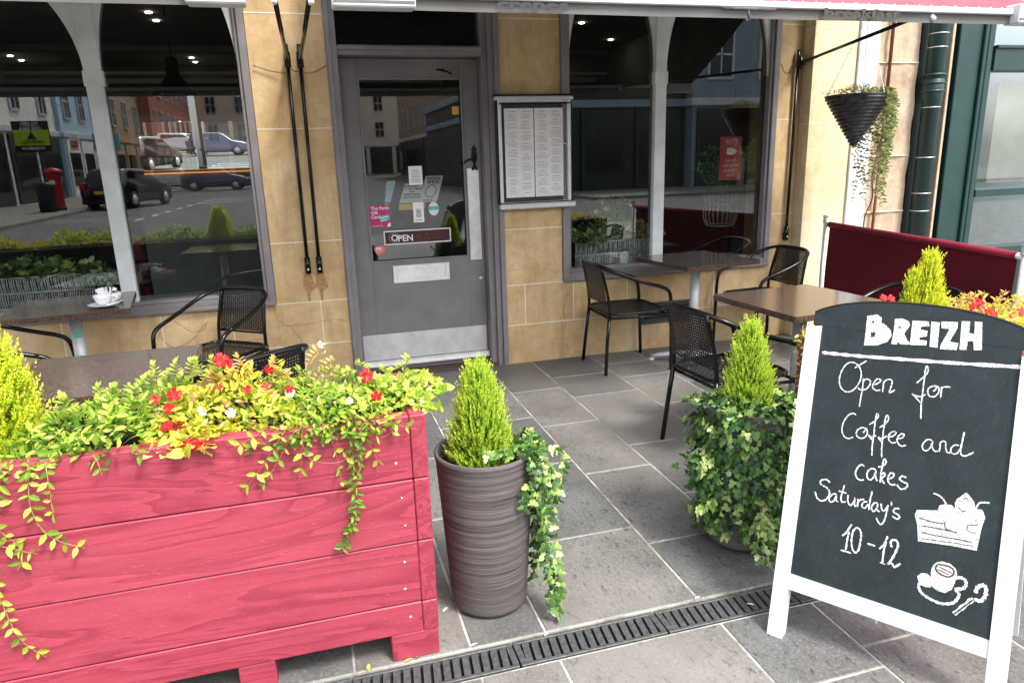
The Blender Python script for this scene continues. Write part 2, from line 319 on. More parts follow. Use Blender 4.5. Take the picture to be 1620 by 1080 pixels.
def copy_thing(root, loc, rz, label, group=None):
    r = root.copy(); COL.objects.link(r); r.location = loc; r.rotation_euler = (0, 0, rz); r['label'] = label
    if group: r['group'] = group
    for ch in kids(root):
        c = ch.copy(); COL.objects.link(c); c.parent = r
        for g in kids(ch):
            d = g.copy(); COL.objects.link(d); d.parent = c
    return r
def smooth(pts, k=6, closed=False):
    P = [Vector(p) for p in pts]; n = len(P); out = []
    for i in range(n if closed else n-1):
        p0 = P[(i-1) % n] if (closed or i > 0) else P[i]; p1 = P[i]; p2 = P[(i+1) % n]; p3 = P[(i+2) % n] if (closed or i+2 < n) else p2
        for j in range(k):
            t = j/k; out.append(.5*((2*p1)+(p2-p0)*t+(2*p0-5*p1+4*p2-p3)*t*t+(3*p1-p0-3*p2+p3)*t**3))
    if not closed: out.append(P[-1])
    return out
def text(name, body, size, mat, parent, loc, rot=(math.pi/2, 0, 0), ext=.0008, align='LEFT', sx=1.0, shear=0, mirror=False, bold=0.0, **tg):
    c = bpy.data.curves.new(name, 'FONT'); c.body = body; c.size = size; c.extrude = ext; c.align_x = align; c.shear = shear; c.offset = bold
    c.resolution_u = 3; c.space_line = .95
    t = bpy.data.objects.new('tmp', c); COL.objects.link(t); dg = bpy.context.evaluated_depsgraph_get(); dg.update()
    me = bpy.data.meshes.new_from_object(t.evaluated_get(dg)); bpy.data.objects.remove(t); me.name = name
    sxx = -sx if mirror else sx
    me.transform(Matrix.Diagonal((sxx, 1, 1, 1)))
    if mirror: me.flip_normals()
    me.materials.clear(); me.materials.append(M[mat])
    o = bpy.data.objects.new(name, me); COL.objects.link(o); o.parent = parent; o.location = loc; o.rotation_euler = rot; tag(o, **tg); return o
# leaves: vectorised
SHAPES = {
 'oval': (np.array([(0, 0, 0), (.33, .30, .05), (.33, 0, -.03), (.33, -.30, .05), (.7, .24, .03), (.7, 0, -.04), (.7, -.24, .03), (1, 0, -.02)]), [(0, 2, 1), (0, 3, 2), (1, 2, 5, 4), (2, 3, 6, 5), (4, 5, 7), (5, 6, 7)]),
 'ivy': (np.array([(0, 0, 0), (-.12, .33, .02), (.22, .52, -.04), (.38, .24, .03), (.62, .32, -.03), (1, 0, -.05), (.62, -.32, -.03), (.38, -.24, .03), (.22, -.52, -.04), (-.12, -.33, .02), (.4, 0, .05)]), [(0, 1, 10), (1, 2, 3, 10), (3, 4, 10), (4, 5, 10), (5, 6, 10), (6, 7, 10), (7, 8, 9, 10), (9, 0, 10)][::1]),
 'blade': (np.array([(0, 0, 0), (.35, .5, .02), (1, 0, .0), (.35, -.5, .02)]), [(0, 3, 2, 1)]),
 'heart': (np.array([(0, 0, 0), (-.05, .3, .03), (.25, .46, .05), (.65, .32, .02), (1, 0, -.06), (.65, -.32, .02), (.25, -.46, .05), (-.05, -.3, .03), (.45, 0, -.02)]), [(0, 8, 1), (1, 8, 2), (2, 8, 3), (3, 8, 4), (4, 8, 5), (5, 8, 6), (6, 8, 7), (7, 8, 0)]),
}
def unit(a): return a/np.maximum(np.linalg.norm(a, axis=-1, keepdims=True), 1e-9)
class Leaves:
    def __init__(s): s.V = []; s.F = []; s.R = []; s.n = 0
    def add(s, P, D, Nn, L, W, shape='oval', rnd=None):
        P = np.asarray(P, float).reshape(-1, 3); n = len(P); D = unit(np.broadcast_to(np.asarray(D, float), (n, 3))); Nn = np.broadcast_to(np.asarray(Nn, float), (n, 3))
        B = unit(np.cross(Nn, D)); U = np.cross(D, B); L = np.broadcast_to(L, (n,)); W = np.broadcast_to(W, (n,))
        sv, fs = SHAPES[shape]; k = len(sv)
        V = P[:, None]+D[:, None]*(sv[None, :, 0:1]*L[:, None, None])+B[:, None]*(sv[None, :, 1:2]*W[:, None, None])+U[:, None]*(sv[None, :, 2:3]*L[:, None, None])
        s.V.append(V.reshape(-1, 3)); rr = RNG.random(n) if rnd is None else np.broadcast_to(rnd, (n,)); s.R.append(np.repeat(np.clip(rr, 0, 1), k))
        for i in range(n):
            o = s.n+i*k; s.F += [tuple(j+o for j in f) for f in fs]
        s.n += n*k
    def build(s, name, mat, parent=None, **tags):
        V = np.concatenate(s.V); me = bpy.data.meshes.new(name); me.from_pydata(V.tolist(), [], s.F); me.materials.append(M[mat])
        at = me.attributes.new('rnd', 'FLOAT', 'POINT'); at.data.foreach_set('value', np.concatenate(s.R).astype(np.float32)); me.update()
        return link(name, me, parent, **tags)
def rdir(n, up=0.0):
    d = RNG.normal(size=(n, 3)); d = unit(d); d[:, 2] += up; return unit(d)
CHALK=[[5,1495,9017,1359,8944,1238,8728,1188,8432,1255,8182,1414,8068,1577,8111,1723,8292,1801,8537,1787,8766,1696,8932,1569,9003,1495,9017],[5,1598,8852,1760,8994,1910,9126],[5,1880,8576,1886,8218,1871,7934,1861,7676],[5,1883,8448,1930,8546,2046,8554,2092,8459,2029,8295,1922,8212,1816,8206,1764,8248],[5,2201,8415,2328,8514,2365,8596,2271,8618,2183,8475,2163,8345,2265,8261,2387,8296],[5,2448,8572,2456,8397,2455,8245],[5,2436,8469,2501,8607,2608,8663,2681,8613,2667,8435,2641,8267,2715,8306,2786,8369],[5,3336,8677,3468,8848,3579,9014,3585,9161,3537,9215,3519,9077,3521,8759,3520,8465,3521,8050,3554,7642],[5,3241,8345,3355,8300,3484,8299,3603,8383],[5,3241,8345,3409,8199,3506,8096],[5,3871,8650,3819,8544,3780,8512],[5,3785,8671,3667,8589,3648,8464,3713,8354,3838,8366,3927,8515,3902,8656,3785,8671],[5,3983,8682,3989,8526,3985,8357],[5,3973,8572,4035,8679,4207,8710],[5,1797,7400,1711,7441,1572,7339,1464,7096,1451,6857,1525,6697,1655,6638,1796,6713],[5,2011,7065,1890,6952,1880,6804,1983,6726,2112,6769,2176,6899,2147,7037,2011,7065],[5,2155,7082,2056,6901],[5,2209,7194,2350,7339,2424,7498,2377,7561,2356,7398,2356,7168,2363,6882,2356,6594,2378,6284],[5,2205,6876,2329,6832,2425,6910],[5,2220,6865,2340,6734],[5,2489,7153,2639,7314,2711,7472,2649,7573,2617,7395,2610,7108,2617,6824,2623,6541,2651,6292],[5,2481,6880,2588,6847,2730,6963],[5,2482,6866,2601,6735],[5,2772,6930,2904,7002,2955,7112,2866,7121,2777,7002,2780,6861,2877,6784,2975,6820],[5,3001,6925,3132,6996,3172,7089,3095,7101,3009,6969,3024,6832,3134,6744,3253,6800],[5,3906,7086,3786,7087,3682,6926,3696,6791,3796,6759,3891,6891,3919,7076,3923,6926,3984,6803,4078,6812],[5,4108,7091,4120,6971,4114,6806],[5,4106,6995,4153,7115,4247,7109,4264,6950,4323,6828,4401,6860],[5,4585,7092,4471,7079,4392,6953,4426,6839,4541,6853,4617,7005],[6,4670,7500,4649,7254,4631,6982,4668,6843,4771,6841,4948,6989],[6,2215,5914,2115,5936,2022,5807,1987,5634,2057,5500,2169,5471,2240,5512],[6,2527,5887,2420,5895,2318,5765,2325,5604,2417,5547,2509,5674,2540,5867,2550,5685,2606,5561],[6,2590,5983,2719,6050,2787,6182,2726,6259,2701,6115,2688,5858,2693,5538],[6,2690,5744,2761,5854,2792,5770,2709,5668,2771,5581,2819,5525],[6,2904,5696,3016,5793,3027,5887,2944,5889,2887,5749,2912,5618,3002,5551,3101,5588],[6,3365,5860,3252,5876,3191,5782,3290,5717,3414,5682,3387,5562,3253,5493,3140,5598],[6,1297,5173,1176,5237,1025,5161,1037,5056,1229,4987,1323,4869,1268,4664,1122,4552,977,4608,898,4779],[6,1537,4868,1427,4850,1331,4705,1367,4596,1473,4649,1530,4831,1536,4690,1608,4651],[6,1720,5201,1689,4992,1668,4798,1715,4681,1810,4719],[6,1579,4986,1812,4978],[6,1860,4944,1871,4760,1951,4642,2035,4759,2062,4906,2062,4719,2114,4641],[6,2149,4895,2156,4653],[6,2153,4768,2195,4873,2318,4930],[6,2408,4886,2307,4834,2279,4711,2368,4678,2447,4827],[6,2507,5224,2483,4975,2477,4652],[6,2689,4918,2598,4892,2541,4739,2605,4642,2687,4757,2701,4910,2699,4738,2769,4678],[6,2792,4935,2821,4772,2896,4748,2971,4906],[6,2977,4942,2956,4675,2920,4438,2850,4326,2760,4390,2707,4489],[5,3056,5066,3066,4944],[6,3286,4916,3177,4896,3137,4795,3255,4739,3312,4688,3260,4605,3122,4655],[7,1834,3677,1930,3796,2063,4096],[7,2015,3858,1989,3582,1983,3277],[6,1844,3241,2137,3246],[7,2202,4039,2120,3890,2110,3620,2162,3387,2256,3293,2340,3426,2358,3697,2352,3890,2288,4012,2202,4039],[7,2550,3660,2768,3659],[7,2886,3609,2995,3774,3068,4039],[7,3046,3877,3013,3606,3011,3207],[5,2945,3229,3089,3216],[8,3209,3755,3164,3879,3209,3970,3317,3978,3363,3838,3299,3577,3202,3322,3155,3255,3251,3304,3338,3222,3477,3370],[6,4093,5593,4200,5582,4319,5522,4410,5418,4439,5362],[6,5154,5463,5201,5602,5287,5662,5464,5694],[10,4010,2982,4015,2843,4118,2719,4338,2639,4602,2616,4848,2716,4966,2885,4985,3029,4876,3107],[11,4862,3415,4974,3473,5095,3437,5125,3311,5053,3189,4874,3126],[13,5361,3182,5402,3350,5507,3445,5585,3396,5595,3208,5530,3041,5437,2998,5352,3025],[16,5328,3016,5147,2757,4927,2443],[9,569,9186,1481,9225,2795,9316,4308,9426,5872,9562],[9,613,9117,2801,9260,5877,9517]]
FILL=[[1767,10520,2040,10596,2182,10509,2185,10363,2283,10317,2470,10165,2514,9997,2420,9795,2148,9640,1780,9588],[2548,10509,2748,10562,2934,10483,2972,10373,2850,10099,2946,9911,3084,9802,2760,9756,2711,9850,2684,9745,2530,9738,2559,10177],[3031,10524,3451,10546,3490,10409,3272,10368,3269,10282,3456,10264,3450,10094,3270,10041,3265,9969,3463,9968,3465,9828,3036,9781,3030,10180],[3523,10555,3742,10553,3760,9800,3554,9798],[3775,10585,4199,10623,4205,10444,4048,10022,4272,10011,4247,9801,3824,9767,3835,9894,4010,10391,3807,10393],[4288,10661,4496,10673,4507,10332,4633,10334,4609,10686,4791,10695,4858,9891,4668,9863,4632,10116,4496,10097,4487,9837,4315,9825],[3735,5013,4246,5141,4278,5298,4415,5368,4572,5389,4675,5300,4643,5464,4678,5584,4887,5832,5005,5728,5092,5626,5139,5459,5307,5453,5393,5264,5337,4997,5315,4759,5282,4321,4655,4265,3853,4142,3791,4571,3693,4861],[4261,3369,4277,3554,4368,3694,4499,3767,4689,3770,4853,3667,4893,3524,4859,3277,4810,3084,4655,2930,4482,2928,4336,2996],[3937,3158,4040,3283,4179,3311,4274,3253,4326,3092,4304,2965,4167,2926,4012,2962]]
DARK=[[2,3815,4812,4088,4790,4281,4800,4469,4847],[2,3886,4609,4234,4639,4583,4662,4786,4669],[2,3906,4419,4287,4434,4758,4488,5157,4513],[1.5,3884,4236,4301,4301,4769,4374,5197,4419],[2,4469,4847,4480,4740,4549,4679,4640,4716],[1.5,4991,4948,5243,5023],[1.5,5000,4932,5022,4795,5221,4792],[1.5,4730,5379,4863,5299,4951,5351],[1.5,4832,5608,4894,5680,4954,5624],[1.2,4746,5530,4803,5582],[3,4407,3657,4366,3543,4429,3445,4573,3395,4709,3402,4803,3493,4807,3613,4715,3680,4577,3684,4407,3657],[2,4429,3605,4782,3526],[2,4421,3522,4704,3459],[3,4942,2458,5104,2683,5338,3000],[4,1944,10378,1976,10338],[8,1993,9883,1989,9986,2058,9965],[4,2699,10310,2730,10256]]
TINT=[[4288,5199,4361,5275,4498,5332,4598,5287,4578,5172,4442,5105,4329,5118],[4952,5334,5052,5416,5204,5424,5330,5370,5295,5271,5117,5219],[4385,3530,4443,3639,4613,3676,4773,3621,4784,3507,4674,3410,4517,3435]]
Y = 4.906                                   # the cafe's facade plane
# ================================================================== ground
DY0, DY1 = 1.765, 1.888                     # the drain channel
g = MB(); g.box(-60, 60, -5.24, DY0-.004, -.4, -.0025); g.box(-60, 60, DY1+.004, 5.6, -.4, -.0025); g.box(-60, 60, DY0-.004, DY1+.004, -.4, -.13); g.box(-60, 60, -90, -5.25, -.4, -.03); g.build('ground', 'grout', kind='structure')
DY0, DY1 = 1.765, 1.888                     # the drain channel
cols = [-3.4, -2.9, -2.35, -1.85, -1.30, -.75, -.30, .0, .363, .612, 1.172, 1.522, 1.978, 2.36, 2.92, 3.28, 3.84, 4.3, 4.9, 5.5, 6.2]
known = {.612: [2.42, 3.12, 3.78, 4.42], 1.172: [2.28, 2.95, 3.61, 4.25], 1.522: [2.62, 3.20, 4.027, 4.46], 1.978: [2.5, 3.44, 3.72, 4.30, 4.62], .363: [2.1, 2.75, 3.4, 4.1]}
frontk = {1.172: [1.43, .7], .612: [1.31, .62], 1.522: [1.52, .85], 1.978: [1.2, .5]}
g = MB()
def slab(x0, x1, y0, y1):
    e = .0035; g.cr = RNG.random(); t = RNG.normal()*.0006; g.box(x0+e, x1-e, y0+e, y1-e, -.05, t, .003)
for i in range(len(cols)-1):
    x0, x1 = cols[i], cols[i+1]
    ks = known.get(x0) or [DY1+.25+.62*j+.33*((i*7) % 5)/5 for j in range(5)]
    ys = [DY1+.006]+[k for k in ks if k < 4.7]+[4.905 if x0 < 3.8 else 4.785]
    for a_, b_ in zip(ys[:-1], ys[1:]): slab(x0, x1, a_, b_)
    kf = frontk.get(x0) or [1.4-.3*((i*3) % 4)/4, .8-.3*((i*3) % 4)/4]
    ys = [-5.0]+[-4.4, -3.7, -3.1, -2.4, -1.8, -1.1, -.5, .1]+sorted(kf)+[DY0-.006]
    for a_, b_ in zip(ys[:-1], ys[1:]): slab(x0, x1, a_, b_)
g.build('pavement', 'slab', kind='structure')
g = MB(); g.box(-60, 60, -5.25, -5.0, -.2, .0, .02); g.build('kerb', 'far_paving', kind='structure')
g = MB(); g.box(-60, 60, -90, -5.25, -.2, -.008); g.build('road', 'asphalt', kind='structure')
g = MB(); g.box(-40, -8.1, -70, -9.3, -.2, .10, .02); g.build('far_pavement', 'far_paving', kind='structure')
g = MB(); g.box(9.5, 40, -70, -13, -.2, .10, .02); g.build('side_pavement', 'far_paving', kind='structure')
g = MB()
for k in range(9): g.box(-5.2+.25*k*.4, -5.05+.25*k*.4, -13-1.9*k, -12-1.9*k, -.004, -.003)
for k in range(3): g.box(-4.4, -2.6, -24-2.0*k, -23.7-2.0*k, -.004, -.003)
g.build('road_markings', 'white_line', kind='structure')

# drain channel grates (repeats)
def make_grate():
    t = thing('drain_grate', (0, 0, 0), 'x', 'drain grate', 'cast iron grates of the drain channel')
    L = .5; f = MB()
    yA, yB = DY0+.004, DY1-.004; h = -.001
    f.box(.003, L-.003, yA, yA+.013, -.02, h, .002); f.box(.003, L-.003, yB-.013, yB, -.02, h, .002)
    f.box(.003, .022, yA+.013, yB-.013, -.02, h); f.box(L-.022, L-.003, yA+.013, yB-.013, -.02, h)
    f.build('frame', 'iron', t)
    s = MB(); n = 15; p = (L-.044)/n
    for k in range(n):
        x = .022+p*(k+.5); a = .0045
        s.add([(x-p/2+.0045+d0+d1, y, z) for y, d0 in ((yA+.013, -a), (yB-.013, a)) for z in (-.016, h-.001) for d1 in (0, p-.0095)],
              [(0, 1, 5, 4), (2, 6, 7, 3), (0, 4, 6, 2), (1, 3, 7, 5), (0, 2, 3, 1), (4, 5, 7, 6)])
        s.lathe([(0, .003), (.0022, .002), (.003, 0)], (x, (yA+yB)/2, h), 6)
    s.build('slot_bars', 'iron', t)
    c = MB(); c.box(.002, L-.002, yA, yB, -.12, -.0205); c.box(.023, L-.023, yA+.0135, yB-.0135, -.0204, -.017); c.build('channel', 'dark', t); return t
gr = make_grate(); gx = [.4905, -.0095, .9905, 1.4905, -.5095, -1.0095, 1.9905, 2.4905]
gl_ = ['cast iron drain grate directly in front of the grey ribbed pot', 'cast iron drain grate by the right foot of the pink planter', 'cast iron drain grate between the ribbed pot and the chalkboard',
       'cast iron drain grate running behind the left leg of the chalkboard', 'drain grate under the pink planter beside its inner foot', 'drain grate under the far left of the pink planter', 'drain grate hidden behind the chalkboard, beneath the second planter', 'drain grate at the right end under the second planter']
for i, (x, l) in enumerate(zip(gx, gl_)):
    if i == 0: gr.location = (x, 0, 0); gr['label'] = l
    else: copy_thing(gr, (x, 0, 0), 0, l)

# ================================================================== cafe building
cafe = thing('cafe_building', (1.6, Y, 0), 'sandstone cafe front with grey framed windows and glazed door', 'building')
def cb(m, name, mat, **k):                   # parts are modelled in world space; shift to the building's origin
    m.v = [(x-1.6, y-Y, z) for x, y, z in m.v]; return m.build(name, mat, cafe, **k)
CO = [0, .295, .595, 1.0, 1.72, 2.40, 3.3]   # course heights
wl = MB(); mo = MB()
def blocks(x0, x1, cz, joints):
    for a_, b_ in zip(cz[:-1], cz[1:]):
        xs = [x0]+sorted(j for j in joints.get(a_, []) if x0 < j < x1)+[x1]
        for p, q in zip(xs[:-1], xs[1:]):
            wl.cr = RNG.random(); wl.box(p, q, Y, Y+.34, a_, b_, .0015)
        for j in xs[1:-1]: mo.box(j-.0032, j+.0032, Y-.0015, Y+.01, a_, b_)
    for z in cz[1:-1]: mo.box(x0+.001, x1-.001, Y-.0018, Y+.01, z-.0034, z+.0034)
blocks(-.26, .205, CO, {.295: [.023], 0: [-.12]})
blocks(1.335, 1.775, CO, {.295: [1.48]})
blocks(1.775, 3.53, [0, .295, .60], {.295: [1.86, 2.30, 3.05], 0: [1.95, 2.92]})
blocks(3.53, 3.74, CO, {})
blocks(-3.4, -.26, [0, .30, .605], {.305: [-.55], .30: [-.55, -.98, -1.55], 0: [-.44, -1.2]})
wl.cr = .5; wl.box(-3.4, 3.74, Y+.002, Y+.34, 2.95, 3.6)
cb(wl, 'wall', 'sandstone'); cb(mo, 'mortar_joints', 'mortar')
def crack(pts, r=.0013):
    ck = MB(); P = smooth([(x, Y-.0004, z) for x, z in pts], 5); P = [Vector((p.x+RNG.normal()*.004, p.y, p.z+RNG.normal()*.004)) for p in P]; ck.tube(P, [r*(.5+.6*RNG.random()) for _ in P], 4); cb(ck, 'crack', 'crack')
crack([(-.54, .60), (-.56, .48), (-.54, .36), (-.57, .30), (-.53, .1)]); crack([(-.64, .60), (-.60, .48), (-.63, .40), (-.55, .31)]); crack([(-.9, .55), (-.80, .45), (-.72, .5)])
crack([(-.28, .60), (-.26, .50), (-.18, .42), (-.12, .31)]); crack([(-.26, .45), (-.1, .44), (.03, .455), (.18, .445)]); crack([(-1.02, .6), (-1.0, .45), (-.93, .37), (-.8, .41), (-.70, .52)]); crack([(-.45, .55), (-.42, .38), (-.36, .30)])
crack([(-.8, .38), (-.55, .36), (-.4, .37), (-.26, .36)]); crack([(1.79, .6), (1.81, .5), (1.78, .4), (1.79, .28), (1.80, .12), (1.83, 0)]); crack([(2.05, .6), (2.04, .5), (2.06, .42)], .0010); crack([(1.35, .7), (1.5, .72), (1.76, .66)], .0006)
M['stain'] = simple('stone_stain', (.36, .205, .085), .85, 0, .3, 40)
# stain under each arm foot: real discoloured patches of the stone
for x in (-.046, .036):
    st = MB(); P = [(x-.022, .80), (x+.022, .80), (x+.05, .69), (x+.012, .66), (x+.006, .60), (x-.008, .59), (x-.014, .67), (x-.035, .69)]; st.prism(P, Y-.0008, Y+.004); cb(st, 'rust_stain', 'stain')

def frame_rect(m, x0, x1, z0, z1, y0, y1, w, bw=None, tw=None, bev=.003):
    bw = w if bw is None else bw; tw = w if tw is None else tw
    m.box(x0, x0+w, y0, y1, z0, z1, bev); m.box(x1-w, x1, y0, y1, z0, z1, bev); m.box(x0+w, x1-w, y0, y1, z0, z0+bw, bev); m.box(x0+w, x1-w, y0, y1, z1-tw, z1, bev)
def arch_window(x0, x1, mull, z0, z1, extra=None):
    f = MB(); frame_rect(f, x0, x1, z0, z1, Y-.022, Y+.05, .045, .05); frame_rect(f, x0+.045, x1-.045, z0+.05, z1-.045, Y-.004, Y+.052, .022)
    f.box(x0+.002, x1-.002, Y-.035, Y+.0, z0-.012, z0+.012, .004)
    w_ = f; w_.v = [(a-1.6, b-Y, c) for a, b, c in w_.v]; F = w_.build('window', 'frame_paint', cafe)
    xi0, xi1 = x0+.067, x1-.067; zi0, zi1 = z0+.072, z1-.067
    m = MB(); m.box(mull-.045, mull+.045, Y+.012, Y+.06, zi0, zi1, .004)
    # arched heads each side of the mullion
    for a_, b_ in ((xi0, mull-.045), (mull+.045, xi1)):
        if b_-a_ < .3: continue
        n = 22; zs, za = 2.04, 2.80; hw = (b_-a_)/2; cx = (a_+b_)/2
        for sd_ in (-1, 1):
            poly = [(cx+sd_*hw, zs), (cx+sd_*hw, zi1)]
            poly += [(cx+sd_*hw*math.cos(t), zs+(za-zs)*math.sin(t)) for t in [math.pi/2*(n-k)/n for k in range(n)]]
            poly.insert(2, (cx, zi1))
            m.prism(poly, Y+.022, Y+.05)
    for sd_ in (-1, 1): m.box(mull+sd_*.045-.008, mull+sd_*.045+.008, Y+.008, Y+.06, 1.98, 2.07, .003)
    m.v = [(a-1.6, b-Y, c) for a, b, c in m.v]; m.build('mullion', 'mullion_paint', F)
    p = MB(); p.add([(xi0-1.6, .058, zi0), (xi1-1.6, .058, zi0), (xi1-1.6, .058, zi1), (xi0-1.6, .058, zi1)], [(0, 1, 2, 3)]); p.build('pane', 'glass', F)
    s_ = MB(); s_.box(xi0-1.6, xi1-1.6, .062, .40, z0-.02, z0+.05); s_.build('inner_sill', 'interior_light', F)
    # pale reveal seen through the glass
    return F
arch_window(-2.95, -.262, -1.14, .607, 2.95)
arch_window(1.777, 3.528, 2.558, .607, 2.95)
# door surround, transom, leaf
f = MB(); f.box(.205, .275, Y-.02, Y+.17, 0, 2.95, .003); f.box(.212, .24, Y-.03, Y-.02, 0, 2.95, .002)
f.box(1.22, 1.262, Y+.03, Y+.17, 0, 2.95, .003); f.box(1.262, 1.30, Y+.0, Y+.17, 0, 2.95, .003); f.box(1.30, 1.334, Y-.025, Y+.17, 0, 2.95, .003)
f.box(.275, 1.22, Y+.0, Y+.17, 2.165, 2.225, .004); f.box(.275, 1.22, Y-.015, Y+.0, 2.195, 2.215, .003); f.box(.275, 1.22, Y+.05, Y+.17, 2.88, 2.95)
cb(f, 'door_frame', 'frame_paint')
p = MB(); p.add([(.275, Y+.09, 2.225), (1.22, Y+.09, 2.225), (1.22, Y+.09, 2.88), (.275, Y+.09, 2.88)], [(0, 1, 2, 3)]); cb(p, 'transom_pane', 'glass')
YD = Y+.13
d = MB(); zb, zt, xl, xr = .055, 2.16, .279, 1.217; gx0, gx1, gz0, gz1 = .40, 1.094, .815, 2.034
d.box(xl, gx0, YD, YD+.045, zb, zt, .002); d.box(gx1, xr, YD, YD+.045, zb, zt, .002); d.box(gx0, gx1, YD, YD+.045, zb, gz0, .002); d.box(gx0, gx1, YD, YD+.045, gz1, zt, .002)
DOOR = cb(d, 'door', 'door_paint')
def db(m, name, mat, **k): m.v = [(x-1.6, y-Y, z) for x, y, z in m.v]; return m.build(name, mat, DOOR, **k)
m = MB(); frame_rect(m, gx0-.008, gx1+.008, gz0-.008, gz1+.008, YD-.008, YD+.0, .016, bev=.003); db(m, 'glazing_bead', 'frame_paint')
m = MB(); m.add([(gx0, YD+.02, gz0), (gx1, YD+.02, gz0), (gx1, YD+.02, gz1), (gx0, YD+.02, gz1)], [(0, 1, 2, 3)]); db(m, 'pane', 'glass')
m = MB(); m.box(.290, 1.206, YD-.003, YD, .10, .29, .001)
for x in (.30, .75, 1.195):
    for z in (.115, .278): m.lathe([(0, -.006), (.005, -.005), (.006, 0)], (0, 0, 0), 8); n_ = 24; m.v[-n_:] = [(x+a_, YD-.003+c_, z+b_) for a_, b_, c_ in m.v[-n_:]]
db(m, 'kick_plate', 'brushed')
m = MB(); m.box(.278, 1.218, YD-.03, YD, .056, .094, .004); m.box(.278, 1.218, YD-.045, YD-.028, .056, .07, .003); db(m, 'weather_bar', 'steel')
m = MB(); frame_rect(m, .541, .949, .655, .781, YD-.010, YD, .030, bev=.003); m.box(.575, .915, YD-.006, YD, .688, .748, .003); m.box(.572, .918, YD-.003, YD, .68, .756); db(m, 'letter_plate', 'steel')
m = MB(); m.box(1.112, 1.196, YD-.003, YD, .785, 1.435, .001)
for x in (1.121, 1.187):
    for z in (.80, 1.10): m.box(x-.004, x+.004, YD-.005, YD-.002, z-.004, z+.004, .001)
m.box(1.165, 1.178, YD-.006, YD-.002, .975, .988, .002); db(m, 'push_plate', 'steel')
m = MB(); m.box(1.150, 1.160, YD-.004, YD-.0, .64, .66, .002); m.v = [(x+.03, y, z+.0) for x, y, z in m.v]; m.tube([(1.180, YD-.004, .648), (1.180, YD-.012, .648)], .013, 14); db(m, 'lock_cylinder', 'steel')
# cast iron lever handle on a leaf shaped plate
m = MB(); hx, hz = 1.168, 1.50
pl = [(0, .095), (.012, .075), (.022, .06), (.012, .05), (.02, .035), (.023, .01), (.018, -.015), (.010, -.03), (.012, -.05), (.024, -.07), (.018, -.082), (.005, -.078), (0, -.068), (-.005, -.078), (-.018, -.082), (-.024, -.07), (-.012, -.05), (-.010, -.03), (-.018, -.015), (-.023, .01), (-.02, .035), (-.012, .05), (-.022, .06), (-.012, .075)]
m.prism([(hx+a_, hz+b_) for a_, b_ in pl], YD-.007, YD-.001)
m.tube(smooth([(hx, YD-.005, hz), (hx, YD-.045, hz), (hx-.03, YD-.05, hz-.002), (hx-.065, YD-.05, hz-.012), (hx-.085, YD-.05, hz-.03)], 4), .0075, 8); db(m, 'handle', 'black_metal')
m = MB(); m.box(.93, .985, YD-.006, YD, 2.085, 2.095, .002); m.tube([(.94, YD-.01, 2.09), (1.0, YD-.03, 2.075), (1.03, YD-.03, 2.06)], .006, 6); db(m, 'door_closer', 'black_metal')
# notices and stickers on the door glass
YG = YD+.017
def sticker(name, x0, x1, z0, z1, mat, d_=0, sh=0, **k):
    m = MB(); a = (x1-x0); m.add([(x0, YG-d_, z0), (x1, YG-d_, z0), (x1+sh, YG-d_, z1), (x0+sh, YG-d_, z1), (x0, YG-d_+.0006, z0), (x1, YG-d_+.0006, z0), (x1+sh, YG-d_+.0006, z1), (x0+sh, YG-d_+.0006, z1)], [(0, 1, 2, 3), (4, 7, 6, 5), (0, 4, 5, 1), (3, 2, 6, 7), (1, 5, 6, 2), (0, 3, 7, 4)])
    return db(m, name, mat, **k)
def dtext(body, size, mat, x, z, dd=.0015, **k): return text('lettering', body, size, mat, DOOR, (x-1.6, YG-Y-dd, z), ext=.0003, **k)
def dashes(x0, x1, z0, z1, rows, mat, y, h=.0035, fill=.8, cx=None, name='print_lines'):
    m = MB()
    for i in range(rows):
        z = z1-(z1-z0)*(i+.5)/rows; x = x0
        L = (x1-x0)*(fill+(1-fill)*RNG.random()); x = x0+((x1-x0)-L)/2 if cx else x0; xe = x+L
        while x < xe:
            wd = .004+.012*RNG.random(); m.add([(x, y, z-h/2), (min(x+wd, xe), y, z-h/2), (min(x+wd, xe), y, z+h/2), (x, y, z+h/2)], [(0, 1, 2, 3)]); x += wd+.003
    return m
sticker('notice', .70, .795, 1.335, 1.463, 'paper', label='white typed notice at the top of the group'); m = dashes(.717, .780, 1.35, 1.44, 8, 'grey_ink', YG-.001, cx=1); db(m, 'print_lines', 'grey_ink')
def reflection_sheet(pts, mat, name='reflection_sheet', **k):  # sheets added behind the pane stand in for street signs reflected in it
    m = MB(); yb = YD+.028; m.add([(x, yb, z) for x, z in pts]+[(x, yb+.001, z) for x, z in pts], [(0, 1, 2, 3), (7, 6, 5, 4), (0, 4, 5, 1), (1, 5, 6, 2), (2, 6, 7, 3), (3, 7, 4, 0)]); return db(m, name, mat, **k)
reflection_sheet([(.765, 1.213), (.890, 1.213), (.945, 1.392), (.820, 1.392)], 'reflection_grey', label='tilted sheet with a red ring, its zone heading backwards')
reflection_sheet([(.622, 1.213), (.762, 1.213), (.812, 1.345), (.672, 1.345)], 'reflection_grey', label='tilted sheet of backwards writing below the typed notice')
reflection_sheet([(.522, 1.222), (.562, 1.222), (.607, 1.368), (.548, 1.368)], 'reflection_blue', label='narrow blue and white tilted sheet')
reflection_sheet([(.615, 1.165), (.80, 1.165), (.805, 1.207), (.62, 1.207)], 'card_yellow', 'reflection_strip'); reflection_sheet([(.516, 1.185), (.545, 1.185), (.55, 1.215), (.52, 1.215)], 'card_yellow', 'reflection_strip')
def mtext(body, size, x, z): text('lettering', body, size, 'ink', DOOR, (x-1.6, YD-Y+.026, z), ext=.0003, mirror=True, shear=-.3, align='CENTER', bold=.0006)
